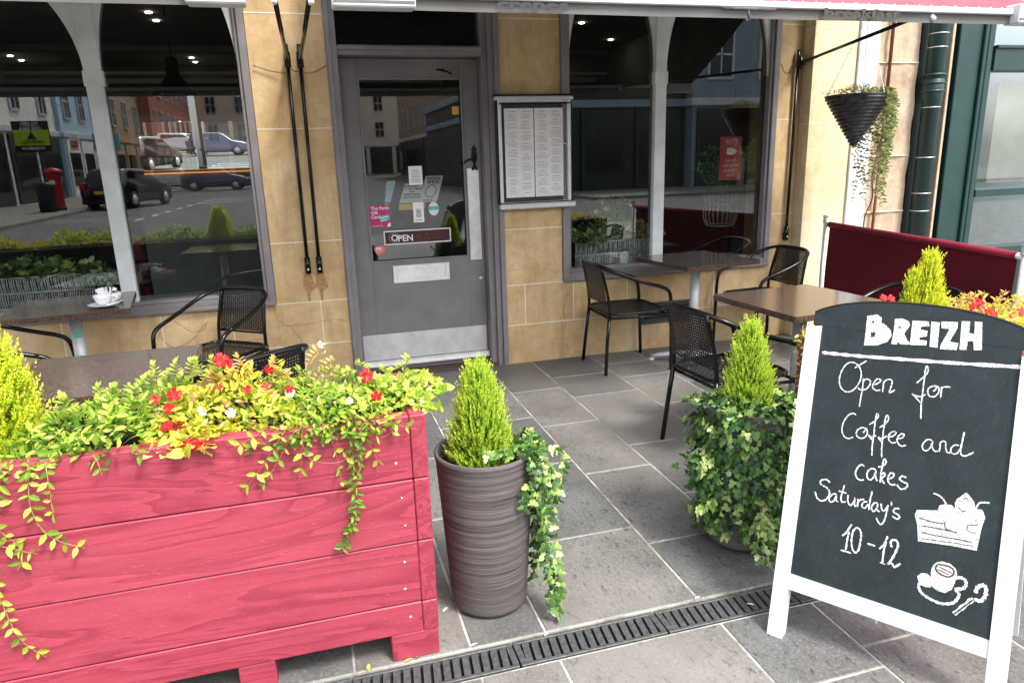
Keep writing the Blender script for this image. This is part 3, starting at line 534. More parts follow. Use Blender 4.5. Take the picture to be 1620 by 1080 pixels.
mtext('PEDESTRIAN', .017, .875, 1.370); mtext('ZONE', .032, .870, 1.342); mtext('At any time', .014, .822, 1.222); mtext('No loading\nexcept 5 pm 11 am\nand\npermit holders\n10.30 am 5 pm', .020, .712, 1.322)
m = MB(); m.tube([(.850+.012*math.sin(q)+.038*math.cos(q), YD+.026, 1.288+.042*math.sin(q)) for q in [2*math.pi*k/28 for k in range(28)]], .003, 6, closed=True); db(m, 'red_ring', 'red_gloss')
m = dashes(.535, .59, 1.30, 1.35, 4, 'ink', YD+.026, h=.007); db(m, 'print_lines', 'sky_blue')
sticker('sticker', .412, .552, 1.055, 1.205, 'magenta', label='magenta gift card sticker')
dtext('The Perth\nGift\nCard', .031, 'white', .420, 1.176, bold=.0006); dtext('Accepted Here', .012, 'white', .424, 1.062)
m = MB(); A = R(10); cc, ss = math.cos(A), math.sin(A)
q = [(-.034, -.02), (.034, -.02), (.034, .02), (-.034, .02)]; m.add([(.512+a_*cc-b_*ss, YG-.0012, 1.115+a_*ss+b_*cc) for a_, b_ in q], [(0, 1, 2, 3)]); db(m, 'card_picture', 'teal')
m = MB(); q = [(-.028, .004), (.028, .004), (.028, .012), (-.028, .012)]; m.add([(.512+a_*cc-b_*ss, YG-.0018, 1.115+a_*ss+b_*cc) for a_, b_ in q], [(0, 1, 2, 3)]); q = [(-.028, -.013), (.01, -.013), (.01, -.007), (-.028, -.007)]; m.add([(.512+a_*cc-b_*ss, YG-.0018, 1.115+a_*ss+b_*cc) for a_, b_ in q], [(0, 1, 2, 3)])
m.add([(.525, YG-.0012, 1.057), (.550, YG-.0012, 1.057), (.550, YG-.0012, 1.083), (.536, YG-.0012, 1.080)], [(0, 1, 2, 3)]); db(m, 'card_stripe', 'white')
sticker('notice', .715, .790, 1.075, 1.215, 'paper', .0003, label='small white certificate'); m = dashes(.735, .772, 1.11, 1.17, 7, 'ink', YG-.0012, h=.005, cx=1); db(m, 'print_lines', 'ink'); m = dashes(.725, .782, 1.082, 1.10, 1, 'ink', YG-.0012, h=.004); db(m, 'print_lines', 'ink')
m = MB(); m.prism([(.862+.036*math.cos(2*math.pi*k/28), 1.165+.048*math.sin(2*math.pi*k/28)) for k in range(28)], YG-.001, YG); db(m, 'sticker', 'white', label='round white sticker with a teal band')
m = MB(); m.box(.828, .896, YG-.002, YG-.001, 1.157, 1.182); db(m, 'sticker_band', 'teal'); dtext('free', .016, 'white', .846, 1.163, .0025)
m = MB(); frame_rect(m, .495, .975, .927+.0, 1.027, YG-.012, YG-.0, .009, bev=.003); db(m, 'open_sign_frame', 'white')
m = MB(); m.box(.503, .967, YG-.006, YG-.001, .935, 1.019); db(m, 'open_sign', 'dark_red', label='long brown open sign in a white frame')
dtext('O', .062, 'white', .545, .955, .0065, bold=.001); dtext('PEN', .062, 'white', .592, .950, .0065, bold=.0012)
m = MB()
for k in range(16):
    a = 2*math.pi*k/16; m.box(.568+.036*math.cos(a)-.002, .568+.036*math.cos(a)+.002, YG-.0075, YG-.006, .977+.033*math.sin(a)-.002, .977+.033*math.sin(a)+.002)
for k in range(40):
    x, z = .72+.2*RNG.random(), .945+.06*RNG.random(); m.box(x, x+.0015, YG-.007, YG-.006, z, z+.0015)
db(m, 'sign_dots', 'white')
m = MB(); m.prism([(.422, .905), (.430, .922), (.455, .930), (.485, .925), (.505, .905), (.495, .885), (.470, .868), (.450, .856), (.436, .870)], YG-.001, YG); db(m, 'sticker', 'coral', label='coral red rounded sticker'); dtext('PRS', .026, 'white', .436, .897, .0015, bold=.0008); dtext('formusic', .010, 'white', .438, .884, .0015)
sticker('sticker', 1.03, 1.078, 1.80, 1.853, 'card_yellow', label='small yellow square sticker')
m = MB(); m.box(.26, 1.26, Y-.01, YD+.1, -.02, .018, .003); cb(m, 'threshold', 'brick')
m = MB(); m.box(.28, 1.218, YD-.01, YD+.12, .018, .055, .004); cb(m, 'door_sill', 'frame_paint')
# vent in the stone under the right window
v_ = MB(); frame_rect(v_, 2.42, 2.84, .205, .375, Y-.012, Y+.004, .018, bev=.003)
for k in range(5): v_.box(2.438, 2.822, Y-.006, Y+.004, .228+.028*k, .240+.028*k, .002)
cb(v_, 'vent', 'iron'); v_ = MB(); v_.box(2.438, 2.822, Y-.002, Y+.002, .22, .36); cb(v_, 'vent_backing', 'dark')
# interior shell
i_ = MB(); i_.box(-3.4, 3.9, Y+.34, 13.2, -.02, .02); cb(i_, 'interior_floor', 'int_floor')
i_ = MB(); i_.box(-3.4, 3.9, Y+.34, 13.2, 2.8, 2.9); i_.box(-3.4, 3.9, 10.8, 11.2, 2.62, 2.8); i_.box(-3.4, 3.9, 9.0, 9.12, 2.74, 2.8); cb(i_, 'interior_ceiling', 'interior')
i_ = MB(); i_.box(-3.6, 4.1, 13.2, 13.4, 0, 3); i_.box(-3.6, -3.4, Y+.34, 13.2, 0, 3); i_.box(3.9, 4.1, Y+.34, 13.2, 0, 3); i_.box(.1, .2, Y+.34, 7.0, 0, 2.8); i_.box(1.36, 1.46, Y+.34, 7.0, 0, 2.8); cb(i_, 'interior_wall', 'interior')
i_ = MB(); i_.box(-3.4, 3.9, 8.98, 9.0, 2.50, 2.53); i_.box(-3.4, 3.9, 9.4, 13.2, 2.45, 2.50); i_.box(-3.0, -.5, 9.6, 9.7, .9, .95); i_.box(1.9, 3.6, 9.5, 9.9, 0, .95); cb(i_, 'interior_trim', 'interior_light')
dlm = [(-1.143, 7.148), (-1.15, 7.52), (-3.09, 9.85), (-3.1, 10.22), (-1.18, 9.915), (-1.19, 10.31), (-2.37, 12.9), (-1.58, 13.0), (2.85, 7.22), (3.6, 8.2), (3.3, 10.2)]
for x, y in dlm:
    zc = 2.796 if y < 10.8 or y > 11.2 else 2.61
    m = MB(); m.lathe([(0, 0), (.024, 0), (.028, .004)], (x, y, zc-.006), 16); cb(m, 'downlight', 'lamp_glow')
# sunlit street mirror on a partition in the left room, led strip beneath it
mr = thing('wall_mirror', (-.87, 7.12, 1.48), 'wide mirror on the inner wall reflecting the bright street', 'mirror', rot=(R(1.35), 0, 0))
m = MB(); m.box(-.50, .50, 0, .02, 0, .42, .004); m.build('mirror_plate', 'mirror', mr)
m = MB(); m.box(-.50, .50, -.004, .016, -.030, -.018, .003); m.build('light_strip', 'led_strip', mr)
pw = MB(); pw.box(-1.45, .12, 7.145, 7.25, .0, 1.95); cb(pw, 'partition', 'interior')

# menu case on the middle pier
mc = thing('menu_display_case', (1.57, Y, 1.15), 'framed glass menu case with two long printed sheets between door and window', 'menu case')
m = MB(); frame_rect(m, -.265, .262, .02, .74, -.055, -.012, .024, .024, .03, .005); m.box(-.285, .275, -.07, -.005, .725, .752, .006); m.box(-.27, .29, -.075, -.005, -.005, .035, .008); m.build('frame', 'alu', mc); m = MB(); m.box(-.278, -.2655, -.05, -.004, .03, .73, .002); m.box(.2625, .272, -.05, -.004, .03, .73, .002); m.box(-.26, .26, -.058, -.02, .70, .708, .001); m.box(-.28, .285, -.06, -.004, .0355, .042, .001); m.box(-.29, .28, -.06, -.004, .7525, .762, .002); m.build('dark_outline', 'black_metal', mc)  # second mesh: thin dark outline strips along the frame edges
m = MB(); m.box(-.24, .24, -.02, -.003, .04, .71); m.build('back_board', 'sign_black', mc)
for x0 in (-.215, .002):
    m = MB(); m.box(x0, x0+.210, -.026, -.022, .075, .675); P_ = m.build('menu_sheet', 'paper', mc)
    m = MB()
    for cxx in (x0+.012, x0+.112):
        z = .655
        while z > .10:
            n = int(RNG.integers(3, 7)); 
            mm = dashes(cxx+.012, cxx+.07, z-.006, z, 1, 'ink', -.0268, h=.0035, fill=.5, cx=1); m.add(mm.v, mm.f)
            z -= .016
            for _ in range(n):
                if z < .10: break
                mm = dashes(cxx, cxx+.085, z-.004, z, 1, 'ink', -.0268, h=.0018, fill=.55, cx=1); m.add(mm.v, mm.f); z -= .0085
            z -= .014
    m.build('print_lines', 'grey_ink', P_)
m = MB(); m.tube([(.165, -.032, .46), (.243, -.032, .425)], .004, 6); m.build('clip', 'white', mc)
m = MB(); m.add([(-.233, -.045, .05), (.230, -.045, .05), (.230, -.045, .70), (-.233, -.045, .70)], [(0, 1, 2, 3)]); m.build('pane', 'acrylic', mc)

# ================================================================== awnings
BY, BZ = 3.1, 2.133
def awning(x0, x1, label, words, rails, boxes):
    t = thing('awning', ((x0+x1)/2, Y, 2.6), label, 'awning', 'burgundy awnings over the cafe front'); ox, oy, oz = t.location
    def ab(m, name, mat, par=t, **k): m.v = [(a-ox, b-oy, c-oz) for a, b, c in m.v]; return m.build(name, mat, par, **k)
    m = MB(); nx = 30
    vs = []; 
    for j in range(9):
        u = j/8
        for i in range(nx+1): vs.append((x0+(x1-x0)*i/nx, BY+(Y-BY)*u, BZ+.030+(3.15-BZ)*u-.05*math.sin(math.pi*u)))
    fs = [(j*(nx+1)+i, j*(nx+1)+i+1, (j+1)*(nx+1)+i+1, (j+1)*(nx+1)+i) for j in range(8) for i in range(nx)]
    m.add(vs, fs, True); ab(m, 'cloth', 'awning_cloth'); m = MB(); m.add([(a, b_, c-.006) for a, b_, c in vs], fs, True); ab(m, 'shade_underlayer', 'underside_shade')  # added near-black sheet under the cloth puts the underside's shade into colour
    m = MB(); m.box(x0-.02, x1+.02, BY-.028, BY+.014, BZ, BZ+.028, .004); BAR = ab(m, 'front_bar', 'white_paint')
    m = MB(); x = x0+.03
    while x < x1: m.lathe([(0, .008), (.003, .006), (.0045, 0)], (x, BY-.014, BZ+.028), 6); x += .075
    ab(m, 'rivets', 'steel', BAR)
    m = MB(); n = 60; vs = []
    for i in range(n+1):
        x = x0+(x1-x0)*i/n; wv = .0006*math.sin(i*.9)
        vs += [(x, BY-.006+wv, BZ+.002), (x, BY-.008+wv*1.5, BZ-.045+.0005*math.sin(i*.5))]
    m.add(vs, [(2*i, 2*i+1, 2*i+3, 2*i+2) for i in range(n)], True); ab(m, 'valance', 'valance_cloth')
    for body, x, mat in words: text('lettering', body, .054, mat, t, (x-ox, BY-.031-oy, BZ-.033-oz), ext=.0003, sx=2.2, bold=.0020)
    for bx0, bx1 in boxes:
        m = MB(); m.box(bx0, bx1, BY-.06, BY+.03, BZ-.045, BZ+.05, .006); ab(m, 'end_box', 'white_paint')
        m = MB(); m.box(bx0+.004, bx1-.004, BY-.063, BY-.0605, BZ-.030, BZ-.020); ab(m, 'box_trim', 'grey_ink')
    for rx, ex in rails:
        m = MB(); m.tube([(rx-.0, Y-.03, 2.14), (rx-.006, Y-.03, .86)], .0115, 10); m.tube([(rx, Y-.03, 2.10), (rx, Y-.03, 2.22)], [.016, .012], 8)
        RL = ab(m, 'slide_rail', 'black_metal')
        m = MB(); m.tube([(rx-.006, Y-.03, .90), (rx-.006, Y-.03, .80)], .019, 10); m.box(rx-.022, rx+.012, Y-.045, Y-.002, .79, .85, .006); ab(m, 'foot_bracket', 'black_metal', RL)
        m = MB(); m.lathe([(0, -.004), (.006, -.003), (.007, 0)], (0, 0, 0), 8); m.v = [(rx-.006+a, Y-.046+c, .82+b) for a, b, c in m.v]; ab(m, 'bolt', 'steel', RL)
        m = MB(); m.tube([(rx, Y-.04, 2.12), (ex, BY+.01, BZ+.01)], .011, 10); m.tube([(rx, Y-.055, 2.08), (rx, Y-.055, 2.17)], .02, 10); m.tube([(rx, Y-.03, 2.115), (rx, Y-.09, 2.118)], .018, 8); ab(m, 'arm', 'black_metal')
        m = MB(); m.tube([(ex, BY-.02, BZ-.03), (ex, BY+.03, BZ+.02)], .012, 10); ab(m, 'arm_knuckle', 'steel')
    return t, ab
t, ab = awning(.20, 3.88, 'burgundy awning stretching over the door and right window', [('crepes', .835, 'ink'), ('breakfast', 2.44, 'faint_ink')], [(.045, .092), (3.678, 3.10)], [(.17, .495), (3.60, 3.90)])
m = MB(); m.tube([(1.885, BY-.045, BZ-.012), (2.16, BY-.045, BZ-.012)], .009, 10); m.tube(smooth([(2.02, BY-.045, BZ-.012), (2.02, BY-.05, BZ-.04), (2.03, BY-.045, BZ-.055), (2.01, BY-.04, BZ-.06)], 4), .006, 8); ab(m, 'pull_hook', 'iron')
t, ab = awning(-3.4, -.15, 'burgundy awning over the left window, seen by its lower edge only', [('galettes', -1.35, 'ink')], [(-.030, -.045)], [(-.36, -.15)])
# chains across the pier: one thing each
def chain(name, pts, label, mat='iron', r=.0022, link_=.013, grp='awning chains'):
    m = MB(); P = smooth(pts, 14); acc = 0; last = P[0]; k = 0; base = Vector(pts[0])
    L = [P[0]]
    for p in P[1:]:
        if (p-L[-1]).length >= link_*.8: L.append(p)
    for i in range(len(L)-1):
        c = (L[i]+L[i+1])/2-base; d_ = (L[i+1]-L[i]).normalized(); s_ = d_.cross(Vector((0, 0, 1) if i % 2 else (0, 1, 0.01))); s_ = s_.normalized() if s_.length > .01 else Vector((1, 0, 0))
        q = [c+d_*math.cos(a)*link_*.62+s_*math.sin(a)*link_*.32 for a in [2*math.pi*j/8 for j in range(8)]]; m.tube(q, r*.8, 4, closed=True)
    return m.build(name, mat, None, base, label=label, cat='chain', group=grp)
chain('chain', [(-.235, Y-.02, 2.095), (-.14, Y-.02, 2.065), (-.035, Y-.045, 2.045)], 'sagging chain from left window frame to the nearer pole', 'iron')
chain('chain', [(-.02, Y-.045, 2.075), (.01, Y-.045, 2.06), (.04, Y-.045, 2.06)], 'short chain linking the two poles on the left pier', 'iron')
chain('chain', [(.05, Y-.045, 2.045), (.13, Y-.02, 2.06), (.20, Y-.02, 2.095)], 'chain from the right hand pole to the door frame', 'iron')
chain('chain', [(3.535, Y-.02, 2.12), (3.58, Y-.03, 2.05), (3.66, Y-.04, 2.10)], 'chain hanging beside the single pole right of the window', 'iron')

# ================================================================== neighbouring walls
YN = 4.786
nb = thing('sandstone_building', (4.1, YN, 0), 'pale sunlit sandstone wall with a white painted strip, right of the cafe', 'building')
def nbp(m, name, mat): m.v = [(x-4.1, y-YN, z) for x, y, z in m.v]; return m.build(name, mat, nb)
wl = MB(); mo = MB(); cz = [0, .55, .93, 1.68, 2.36, 3.1, 6.5]
for a_, b_ in zip(cz[:-1], cz[1:]): wl.cr = RNG.random(); wl.box(3.742, 4.13, YN, YN+.5, a_, b_, .002)
for z in cz[1:-1]: mo.box(3.745, 4.13, YN-.0015, YN+.01, z-.003, z+.003); mo.box(3.7405, 3.743, YN+.002, YN+.118, z-.003, z+.003)
nbp(wl, 'smooth_wall', 'pale_sandstone'); nbp(mo, 'mortar_joints', 'mortar')
m = MB(); m.box(4.132, 4.315, YN-.02, YN+.4, 0, 6.5, .004); nbp(m, 'white_strip', 'white_paint')
m = MB(); n = 26; nz = 120; vs = []
for j in range(nz+1):
    for i in range(n+1):
        x = 4.317+(4.72-4.317)*i/n; z = 6.5*j/nz; d_ = noise.noise(Vector((x*6, z*6, 0)))*.012+noise.noise(Vector((x*22, z*22, 3)))*.004; vs.append((x, YN+.01+d_, z))
m.add(vs, [(j*(n+1)+i, j*(n+1)+i+1, (j+1)*(n+1)+i+1, (j+1)*(n+1)+i) for j in range(nz) for i in range(n)], True); m.box(4.317, 4.72, YN+.04, YN+.4, 0, 6.5)
nbp(m, 'rough_wall', 'rough_stone')
mo = MB(); [mo.box(4.32, 4.715, YN-.004, YN+.02, z-.003, z+.003) for z in (.98, 1.42, 2.12, 2.7)]; nbp(mo, 'mortar_joints', 'mortar')
m = MB(); m.tube([(4.42, YN-.022, 5.5), (4.42, YN-.022, 1.72)], .013, 8); m.tube([(4.42, YN-.022, 1.72), (4.40, YN-.022, .5)], .012, 8); m.build('conduit', 'rust', None, None, label='thin rusty pipe running down the rough stone wall', cat='pipe')
m = MB(); P = smooth([(4.43, YN-.03, 1.7), (4.34, YN-.04, 1.3), (4.36, YN-.04, 1.1), (4.30, YN-.04, .92), (4.33, YN-.04, .6)], 8); m.tube(P, .005, 6); m.build('cable', 'black_metal', None, None, label='thin black cable looping down the rough stone wall', cat='cable')
dp = thing('drainpipe', (4.80, YN-.08, 0), 'fat dark green cast iron drainpipe on the stone edge', 'drainpipe')
m = MB(); m.tube([(0, 0, 0), (0, 0, 6.4)], .068, 20); m.build('pipe', 'green_paint', dp)
m = MB()
for z in (2.02, 1.96, 1.90): m.lathe([(.068, -.012), (.085, -.006), (.085, .006), (.068, .012)], (0, 0, z), 20)
m.lathe([(.070, -.06), (.078, -.05), (.078, .10), (.070, .11)], (0, 0, 1.88), 20); m.build('collar', 'green_paint', dp)
m = MB()
for z in (.4, .98, 1.12, 1.40, 1.78, 2.22, 2.32): m.lathe([(.0685, -.003), (.0725, 0), (.0685, .003)], (0, 0, z), 20)
m.build('joint_ring', 'alu', dp)
m = MB(); m.box(4.885, 4.91, YN-.13, YN-.1, .0, 6, .004); m.build('timber_batten', 'rough_stone', None, None, label='narrow bare batten standing beside the green drainpipe', cat='batten')
# green shopfront
gs = thing('green_shopfront', (5.6, YN, 0), 'dark green painted timber shopfront at the right edge', 'shopfront')
def gp(m, name, mat, par=None): m.v = [(x-5.6, y-YN, z) for x, y, z in m.v]; return m.build(name, mat, par or gs)
m = MB(); m.box(4.74, 5.07, YN+.02, YN+.3, 0, 6.5); m.box(4.93, 5.0, YN+.0, YN+.02, 0, 6.5, .004); gp(m, 'side_panel', 'dark_green')
m = MB(); m.box(5.075, 5.30, YN-.02, YN+.2, 0, 6.5, .006); m.box(5.30, 5.335, YN-.045, YN+.2, 0, 6.5, .006); m.box(5.335, 5.385, YN-.05, YN+.2, 0, 6.5, .006); gp(m, 'pilaster', 'green_paint')
m = MB(); frame_rect(m, 5.385, 7.6, .55, 3.4, YN-.03, YN+.10, .03, .07, .05); m.box(5.415, 7.57, YN-.05, YN+.1, 2.06, 2.24, .004); m.box(5.415, 7.57, YN-.07, YN+.1, 2.225, 2.25, .004); m.box(5.40, 7.58, YN-.05, YN+.08, 1.06, 1.12, .004); WN = gp(m, 'window', 'green_paint')
m = MB(); m.add([(5.415, YN+.03, .62), (7.57, YN+.03, .62), (7.57, YN+.03, 3.35), (5.415, YN+.03, 3.35)], [(0, 1, 2, 3)]); gp(m, 'pane', 'glass', WN)
m = MB(); m.box(5.40, 7.6, YN+.7, YN+.75, 0, 3.4); gp(m, 'display_back', 'bluegrey'); m = MB(); m.box(5.39, 7.6, YN-.02, YN+.2, 0, .55, .005); gp(m, 'stall_riser', 'dark_green')
m = MB(); [m.box(5.46+.02*k, 5.75, YN+.32, YN+.33, 1.2+.09*k, 1.22+.09*k) for k in range(6)]; m.box(5.9, 6.4, YN+.3, YN+.33, 1.15, 2.0); gp(m, 'window_display', 'pale_stucco')
# ================================================================== tables and chairs
def rounded(x0, x1, y0, y1, r, n=5):
    out = []
    for cx, cy, a0 in ((x1-r, y1-r, 0), (x0+r, y1-r, 90), (x0+r, y0+r, 180), (x1-r, y0+r, 270)):
        for k in range(n+1): a = R(a0+90*k/n); out.append((cx+r*math.cos(a), cy+r*math.sin(a)))
    return out
def make_table():
    t = thing('cafe_table', (0, 0, 0), 'x', 'table', 'square granite cafe tables')
    m = MB(); h = .31
    for (k, z0, z1) in ((0, .742, .766), (.003, .766, .770)): m.prism(rounded(-h+k, h-k, -h+k, h-k, .012), z0, z1, 'z')
    m.build('tabletop', 'granite', t)
    m = MB(); m.tube([(0, 0, .05), (0, 0, .73)], .034, 20); m.lathe([(.034, 0), (.06, -.02), (.075, -.035), (.034, -.04)], (0, 0, .10), 20); m.build('column', 'cast_alu', t)
    m = MB(); m.box(-.2, .2, -.02, .02, .728, .742); m.box(-.02, .02, -.2, .2, .7279, .7419); m.build('top_bracket', 'cast_alu', t)
    m = MB(); m.box(.034, .075, -.012, .012, .69, .71, .004); m.build('clamp_lever', 'red_gloss', t)
    for a in (45, 135, 225, 315):
        c, s_ = math.cos(R(a)), math.sin(R(a)); m = MB()
        P = [(0.02, .075), (.12, .062), (.24, .042), (.30, .030)]
        m.tube([(p*c, p*s_, z) for p, z in P], [.028, .022, .017, .014], 10); m.lathe([(0, .02), (.022, .015), (.024, 0), (0, 0)], (.30*c, .30*s_, 0), 10); m.build('foot', 'cast_alu', t)
    return t
TB = [(-1.335, 4.46, 8.7, 'granite table by the left window with a cup and sugar bowl on it'), (-.80, 2.86, 0, 'empty granite table right behind the long pink planter'), (2.61, 4.44, 8.5, 'granite table against the right window, between two chairs'), (2.34, 2.95, 4, 'shiny brown granite table behind the chalkboard')]
tb0 = make_table()
for i, (x, y, a, l) in enumerate(TB):
    if i == 0: tb0.location = (x, y, 0); tb0.rotation_euler = (0, 0, R(a)); tb0['label'] = l
    else: copy_thing(tb0, (x, y, 0), R(a), l)
def weave(m, fn, nu, nv, mask=None, amp=.0025):
    # basket weave: a real surface of over-and-under strands
    k = 3; W, H = nu*k+1, nv*k+1; vs = []
    for j in range(H):
        for i in range(W):
            cu, cv = min(i//k, nu-1), min(j//k, nv-1); fu, fv = (i-cu*k)/k, (j-cv*k)/k
            h = math.sin(math.pi*fu)*math.sin(math.pi*fv)*(1 if (cu+cv) % 2 else -.35)
            vs.append(fn(i/(W-1), j/(H-1), h*amp))
    fs = []
    for j in range(H-1):
        for i in range(W-1):
            cu, cv = i//k, j//k
            if mask and mask(cu, cv, i % k, j % k): continue
            fs.append((j*W+i, j*W+i+1, (j+1)*W+i+1, (j+1)*W+i))
    m.add(vs, fs, True)
def make_chair():
    t = thing('cafe_chair', (0, 0, 0), 'x', 'chair', 'black woven cafe chairs')
    for s_ in (-1, 1):
        m = MB(); m.tube(smooth([(.245, s_*.245, 0), (.235, s_*.25, .30), (.225, s_*.255, .50), (.205, s_*.258, .575), (.15, s_*.258, .608)], 5), .0125, 10); m.build('leg', 'black_metal', t)
        m = MB(); m.tube([(-.245, s_*.215, 0), (-.225, s_*.195, .25), (-.205, s_*.185, .43)], .0125, 10); m.build('leg', 'black_metal', t)
    m = MB(); pts = []
    half = [(.15, .258, .608), (.0, .262, .655), (-.13, .255, .705), (-.22, .215, .745), (-.265, .13, .765), (-.272, 0, .768)]
    pts = half+[(x, -y, z) for x, y, z in half[-2::-1]]
    m.tube(smooth(pts, 6), .0125, 10); m.build('arm_rail', 'black_metal', t)
    m = MB()
    for s_ in (-1, 1): m.tube(smooth([(-.205, s_*.185, .43), (-.215, s_*.18, .55), (-.262, s_*.165, .76)], 4), .011, 8)
    m.tube([(-.222, -.175, .50), (-.222, .175, .50)], .007, 8); m.tube([(-.205, -.19, .40), (-.205, .19, .40)], .009, 8)
    m.tube([(.225, -.245, .40), (.225, .245, .40)], .009, 8)
    for s_ in (-1, 1): m.tube([(-.205, s_*.19, .40), (.228, s_*.247, .40)], .009, 8)
    m.build('back_frame', 'black_metal', t)
    m = MB(); out = rounded(-.215, .225, -.215, .215, .09, 8); m.tube([(x, y, .428) for x, y in out], .011, 8, closed=True); SR = m.build('seat', 'black_metal', t)
    m = MB()
    def sf(u, v, h):
        x = -.208+.426*u; yy = .208*(2*v-1); 
        # pull corners in to the rounded rim
        d = max(0, abs(2*u-1)-.58)/.42; yy *= 1-.30*d*d; return (x, yy, .428+h-.006*(1-(2*u-1)**2)*(1-(2*v-1)**2))
    weave(m, sf, 24, 24, lambda a, b_, i, j: i == 2 and j == 2); m.build('seat_weave', 'rattan', SR)
    m = MB()
    def bf(u, v, h):
        z = .505+.255*v; ww = .178-.018*v; x = -.222-.046*((z-.50)/.26)**1.2; y = ww*(2*u-1); return (x-.018*(1-(2*u-1)**2)-h, y, z)
    weave(m, bf, 22, 18, lambda a, b_, i, j: i == 2 and j == 2, .003); m.build('backrest', 'rattan', t); return t
CH = [(2.14, 4.59, 0, 'black woven chair just right of the door, left of the window table'),
      (1.985, 3.02, 4, 'black woven chair in the middle, right behind the ivy covered pot'),
      (3.28, 4.60, 183, 'black woven chair at the foot of the stone pier, right of the window table'),
      (-.60, 4.42, -128, 'black woven chair between the left window and the pair of poles'),
      (-.37, 3.10, 128, 'black chair at the empty table, its back peeking over the pink planter flowers'),
      (-1.56, 4.18, 8, 'black chair cut by the left edge, only one arm in view'),
      (2.90, 2.93, 186, 'black chair in front of the burgundy screen, behind the yellow conifer')]
ch0 = make_chair()
for i, (x, y, a, l) in enumerate(CH):
    if i == 0: ch0.location = (x, y, 0); ch0.rotation_euler = (0, 0, R(a)); ch0['label'] = l
    else: copy_thing(ch0, (x, y, 0), R(a), l)
# cup, saucer, spoon, sugar bowl
ta = thing('coffee_cup', (-1.135, 4.31, .770), 'white coffee cup on a saucer at the corner of the left table', 'cup')
m = MB(); m.lathe([(0, .004), (.04, .004), (.075, .014), (.080, .018), (.074, .017), (.04, .009), (0, .009)], (0, 0, 0), 32); m.build('saucer', 'porcelain', ta)
m = MB(); m.lathe([(0, .012), (.022, .012), (.036, .028), (.045, .055), (.047, .066), (.044, .066), (.040, .04), (.03, .022), (0, .018)], (0, 0, 0), 32); m.tube(smooth([(.042, 0, .056), (.066, 0, .058), (.068, 0, .04), (.040, 0, .030)], 5), .0045, 8); m.build('cup', 'porcelain', ta)
m = MB(); m.lathe([(0, .048), (.040, .048)], (0, 0, 0), 24); m.build('coffee', 'coffee', ta)
m = MB(); m.tube([(.03, -.055, .018), (.075, -.01, .024), (.10, .03, .03)], [.004, .003, .006], 6); m.build('teaspoon', 'steel', ta)
tb = thing('sugar_bowl', (-1.125, 4.44, .770), 'white sugar bowl with paper sachets behind the coffee cup', 'sugar bowl')
m = MB(); m.lathe([(0, .002), (.03, .002), (.05, .02), (.056, .045), (.057, .055), (.053, .055), (.046, .03), (0, .01)], (0, 0, 0), 28); m.build('bowl', 'porcelain', tb)
m = MB()
for k in range(5):
    q = Matrix.Rotation(R(-25+12*k), 4, 'Y') @ Matrix.Rotation(R(40*k), 4, 'Z'); m.box(-.012, .012, -.002, .002, .02, .085, .001, xf=Matrix.Translation((-.03+.006*k, 0, .005)) @ q)
m.build('sugar_sachets', 'paper', tb)
m = MB(); m.lathe([(0, .0), (.012, .002), (.014, .008), (0, .014)], (.02, 0, .055), 10); m.build('sugar_lump', 'coffee', tb)
sm_ = MB(); sm_.prism(rounded(-.02, .02, -.016, .016, .004), -.0365, -.034, 'y')
o = sm_.build('table_sticker', 'sticker_green', None, (-1.335, 4.46, .60), rz=R(20), label='small green round sticker on the left table column', cat='sticker')

# ================================================================== pink timber planters
def planter(x0, x1, y0, y1, label, feet):
    t = thing('timber_planter', ((x0+x1)/2, (y0+y1)/2, 0), label, 'planter', 'pink painted timber planters'); ox, oy, _ = t.location
    def pb(m, name, mat, par=t, **k): m.v = [(a-ox, b-oy, c) for a, b, c in m.v]; return m.build(name, mat, par, **k)
    zs = [.092, .197, .402, .603, .80]; th = .047
    for yy, nm in ((y0, 'front_panel'), (y1-th, 'back_panel')):
        m = MB(); 
        for a_, b_ in zip(zs[:-1], zs[1:]): m.cr = RNG.random(); e = RNG.normal()*.001; m.box(x0+th+.001, x1-th-.001, yy+e, yy+th, a_+.0016, b_-.0016, .003)
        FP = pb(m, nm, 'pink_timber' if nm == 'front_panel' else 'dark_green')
        if nm == 'front_panel':
            m = MB()
            for z in (.15, .25, .34, .46, .55, .66, .75):
                for x in (x0+th+.045, x1-th-.04): x_ = x+RNG.normal()*.006; m.lathe([(0, .001), (.003, .0008), (.0038, 0)], (0, 0, 0), 8); m.v[-24:] = [(x_+a, yy-.001-c, z+b_) for a, b_, c in m.v[-24:]]
            pb(m, 'screws', 'steel', FP)
    for xx in (x0, x1-th):
        m = MB()
        for a_, b_ in zip(zs[:-1], zs[1:]): m.cr = RNG.random(); m.box(xx+RNG.normal()*.0006, xx+th, y0-.001, y1+.001, a_+.0016, b_-.0016, .003)
        pb(m, 'end_panel', 'pink_end_grain')
    m = MB(); m.box(x0+th, x1-th, y0+th, y1-th, .62, .755); pb(m, 'soil', 'soil')
    m = MB(); m.box(x0+th, x1-th, y0+th, y1-th, .10, .62); pb(m, 'liner', 'dark')
    for fx0, fx1 in feet:
        m = MB(); m.cr = RNG.random(); m.box(fx0, fx1, y0+.004, y1-.004, 0, .0915, .003); pb(m, 'foot', 'pink_timber')
    return t
planter(-1.62, .266, 1.903, 2.34, 'long pink timber planter in the left foreground, full of flowers', [(.118, .2645), (-.325, -.222), (-.85, -.75), (-1.60, -1.45)])
planter(-3.55, -1.66, 1.903, 2.34, 'next pink timber planter to the left, seen only in the window reflection', [(-1.80, -1.67), (-2.7, -2.55), (-3.54, -3.4)])
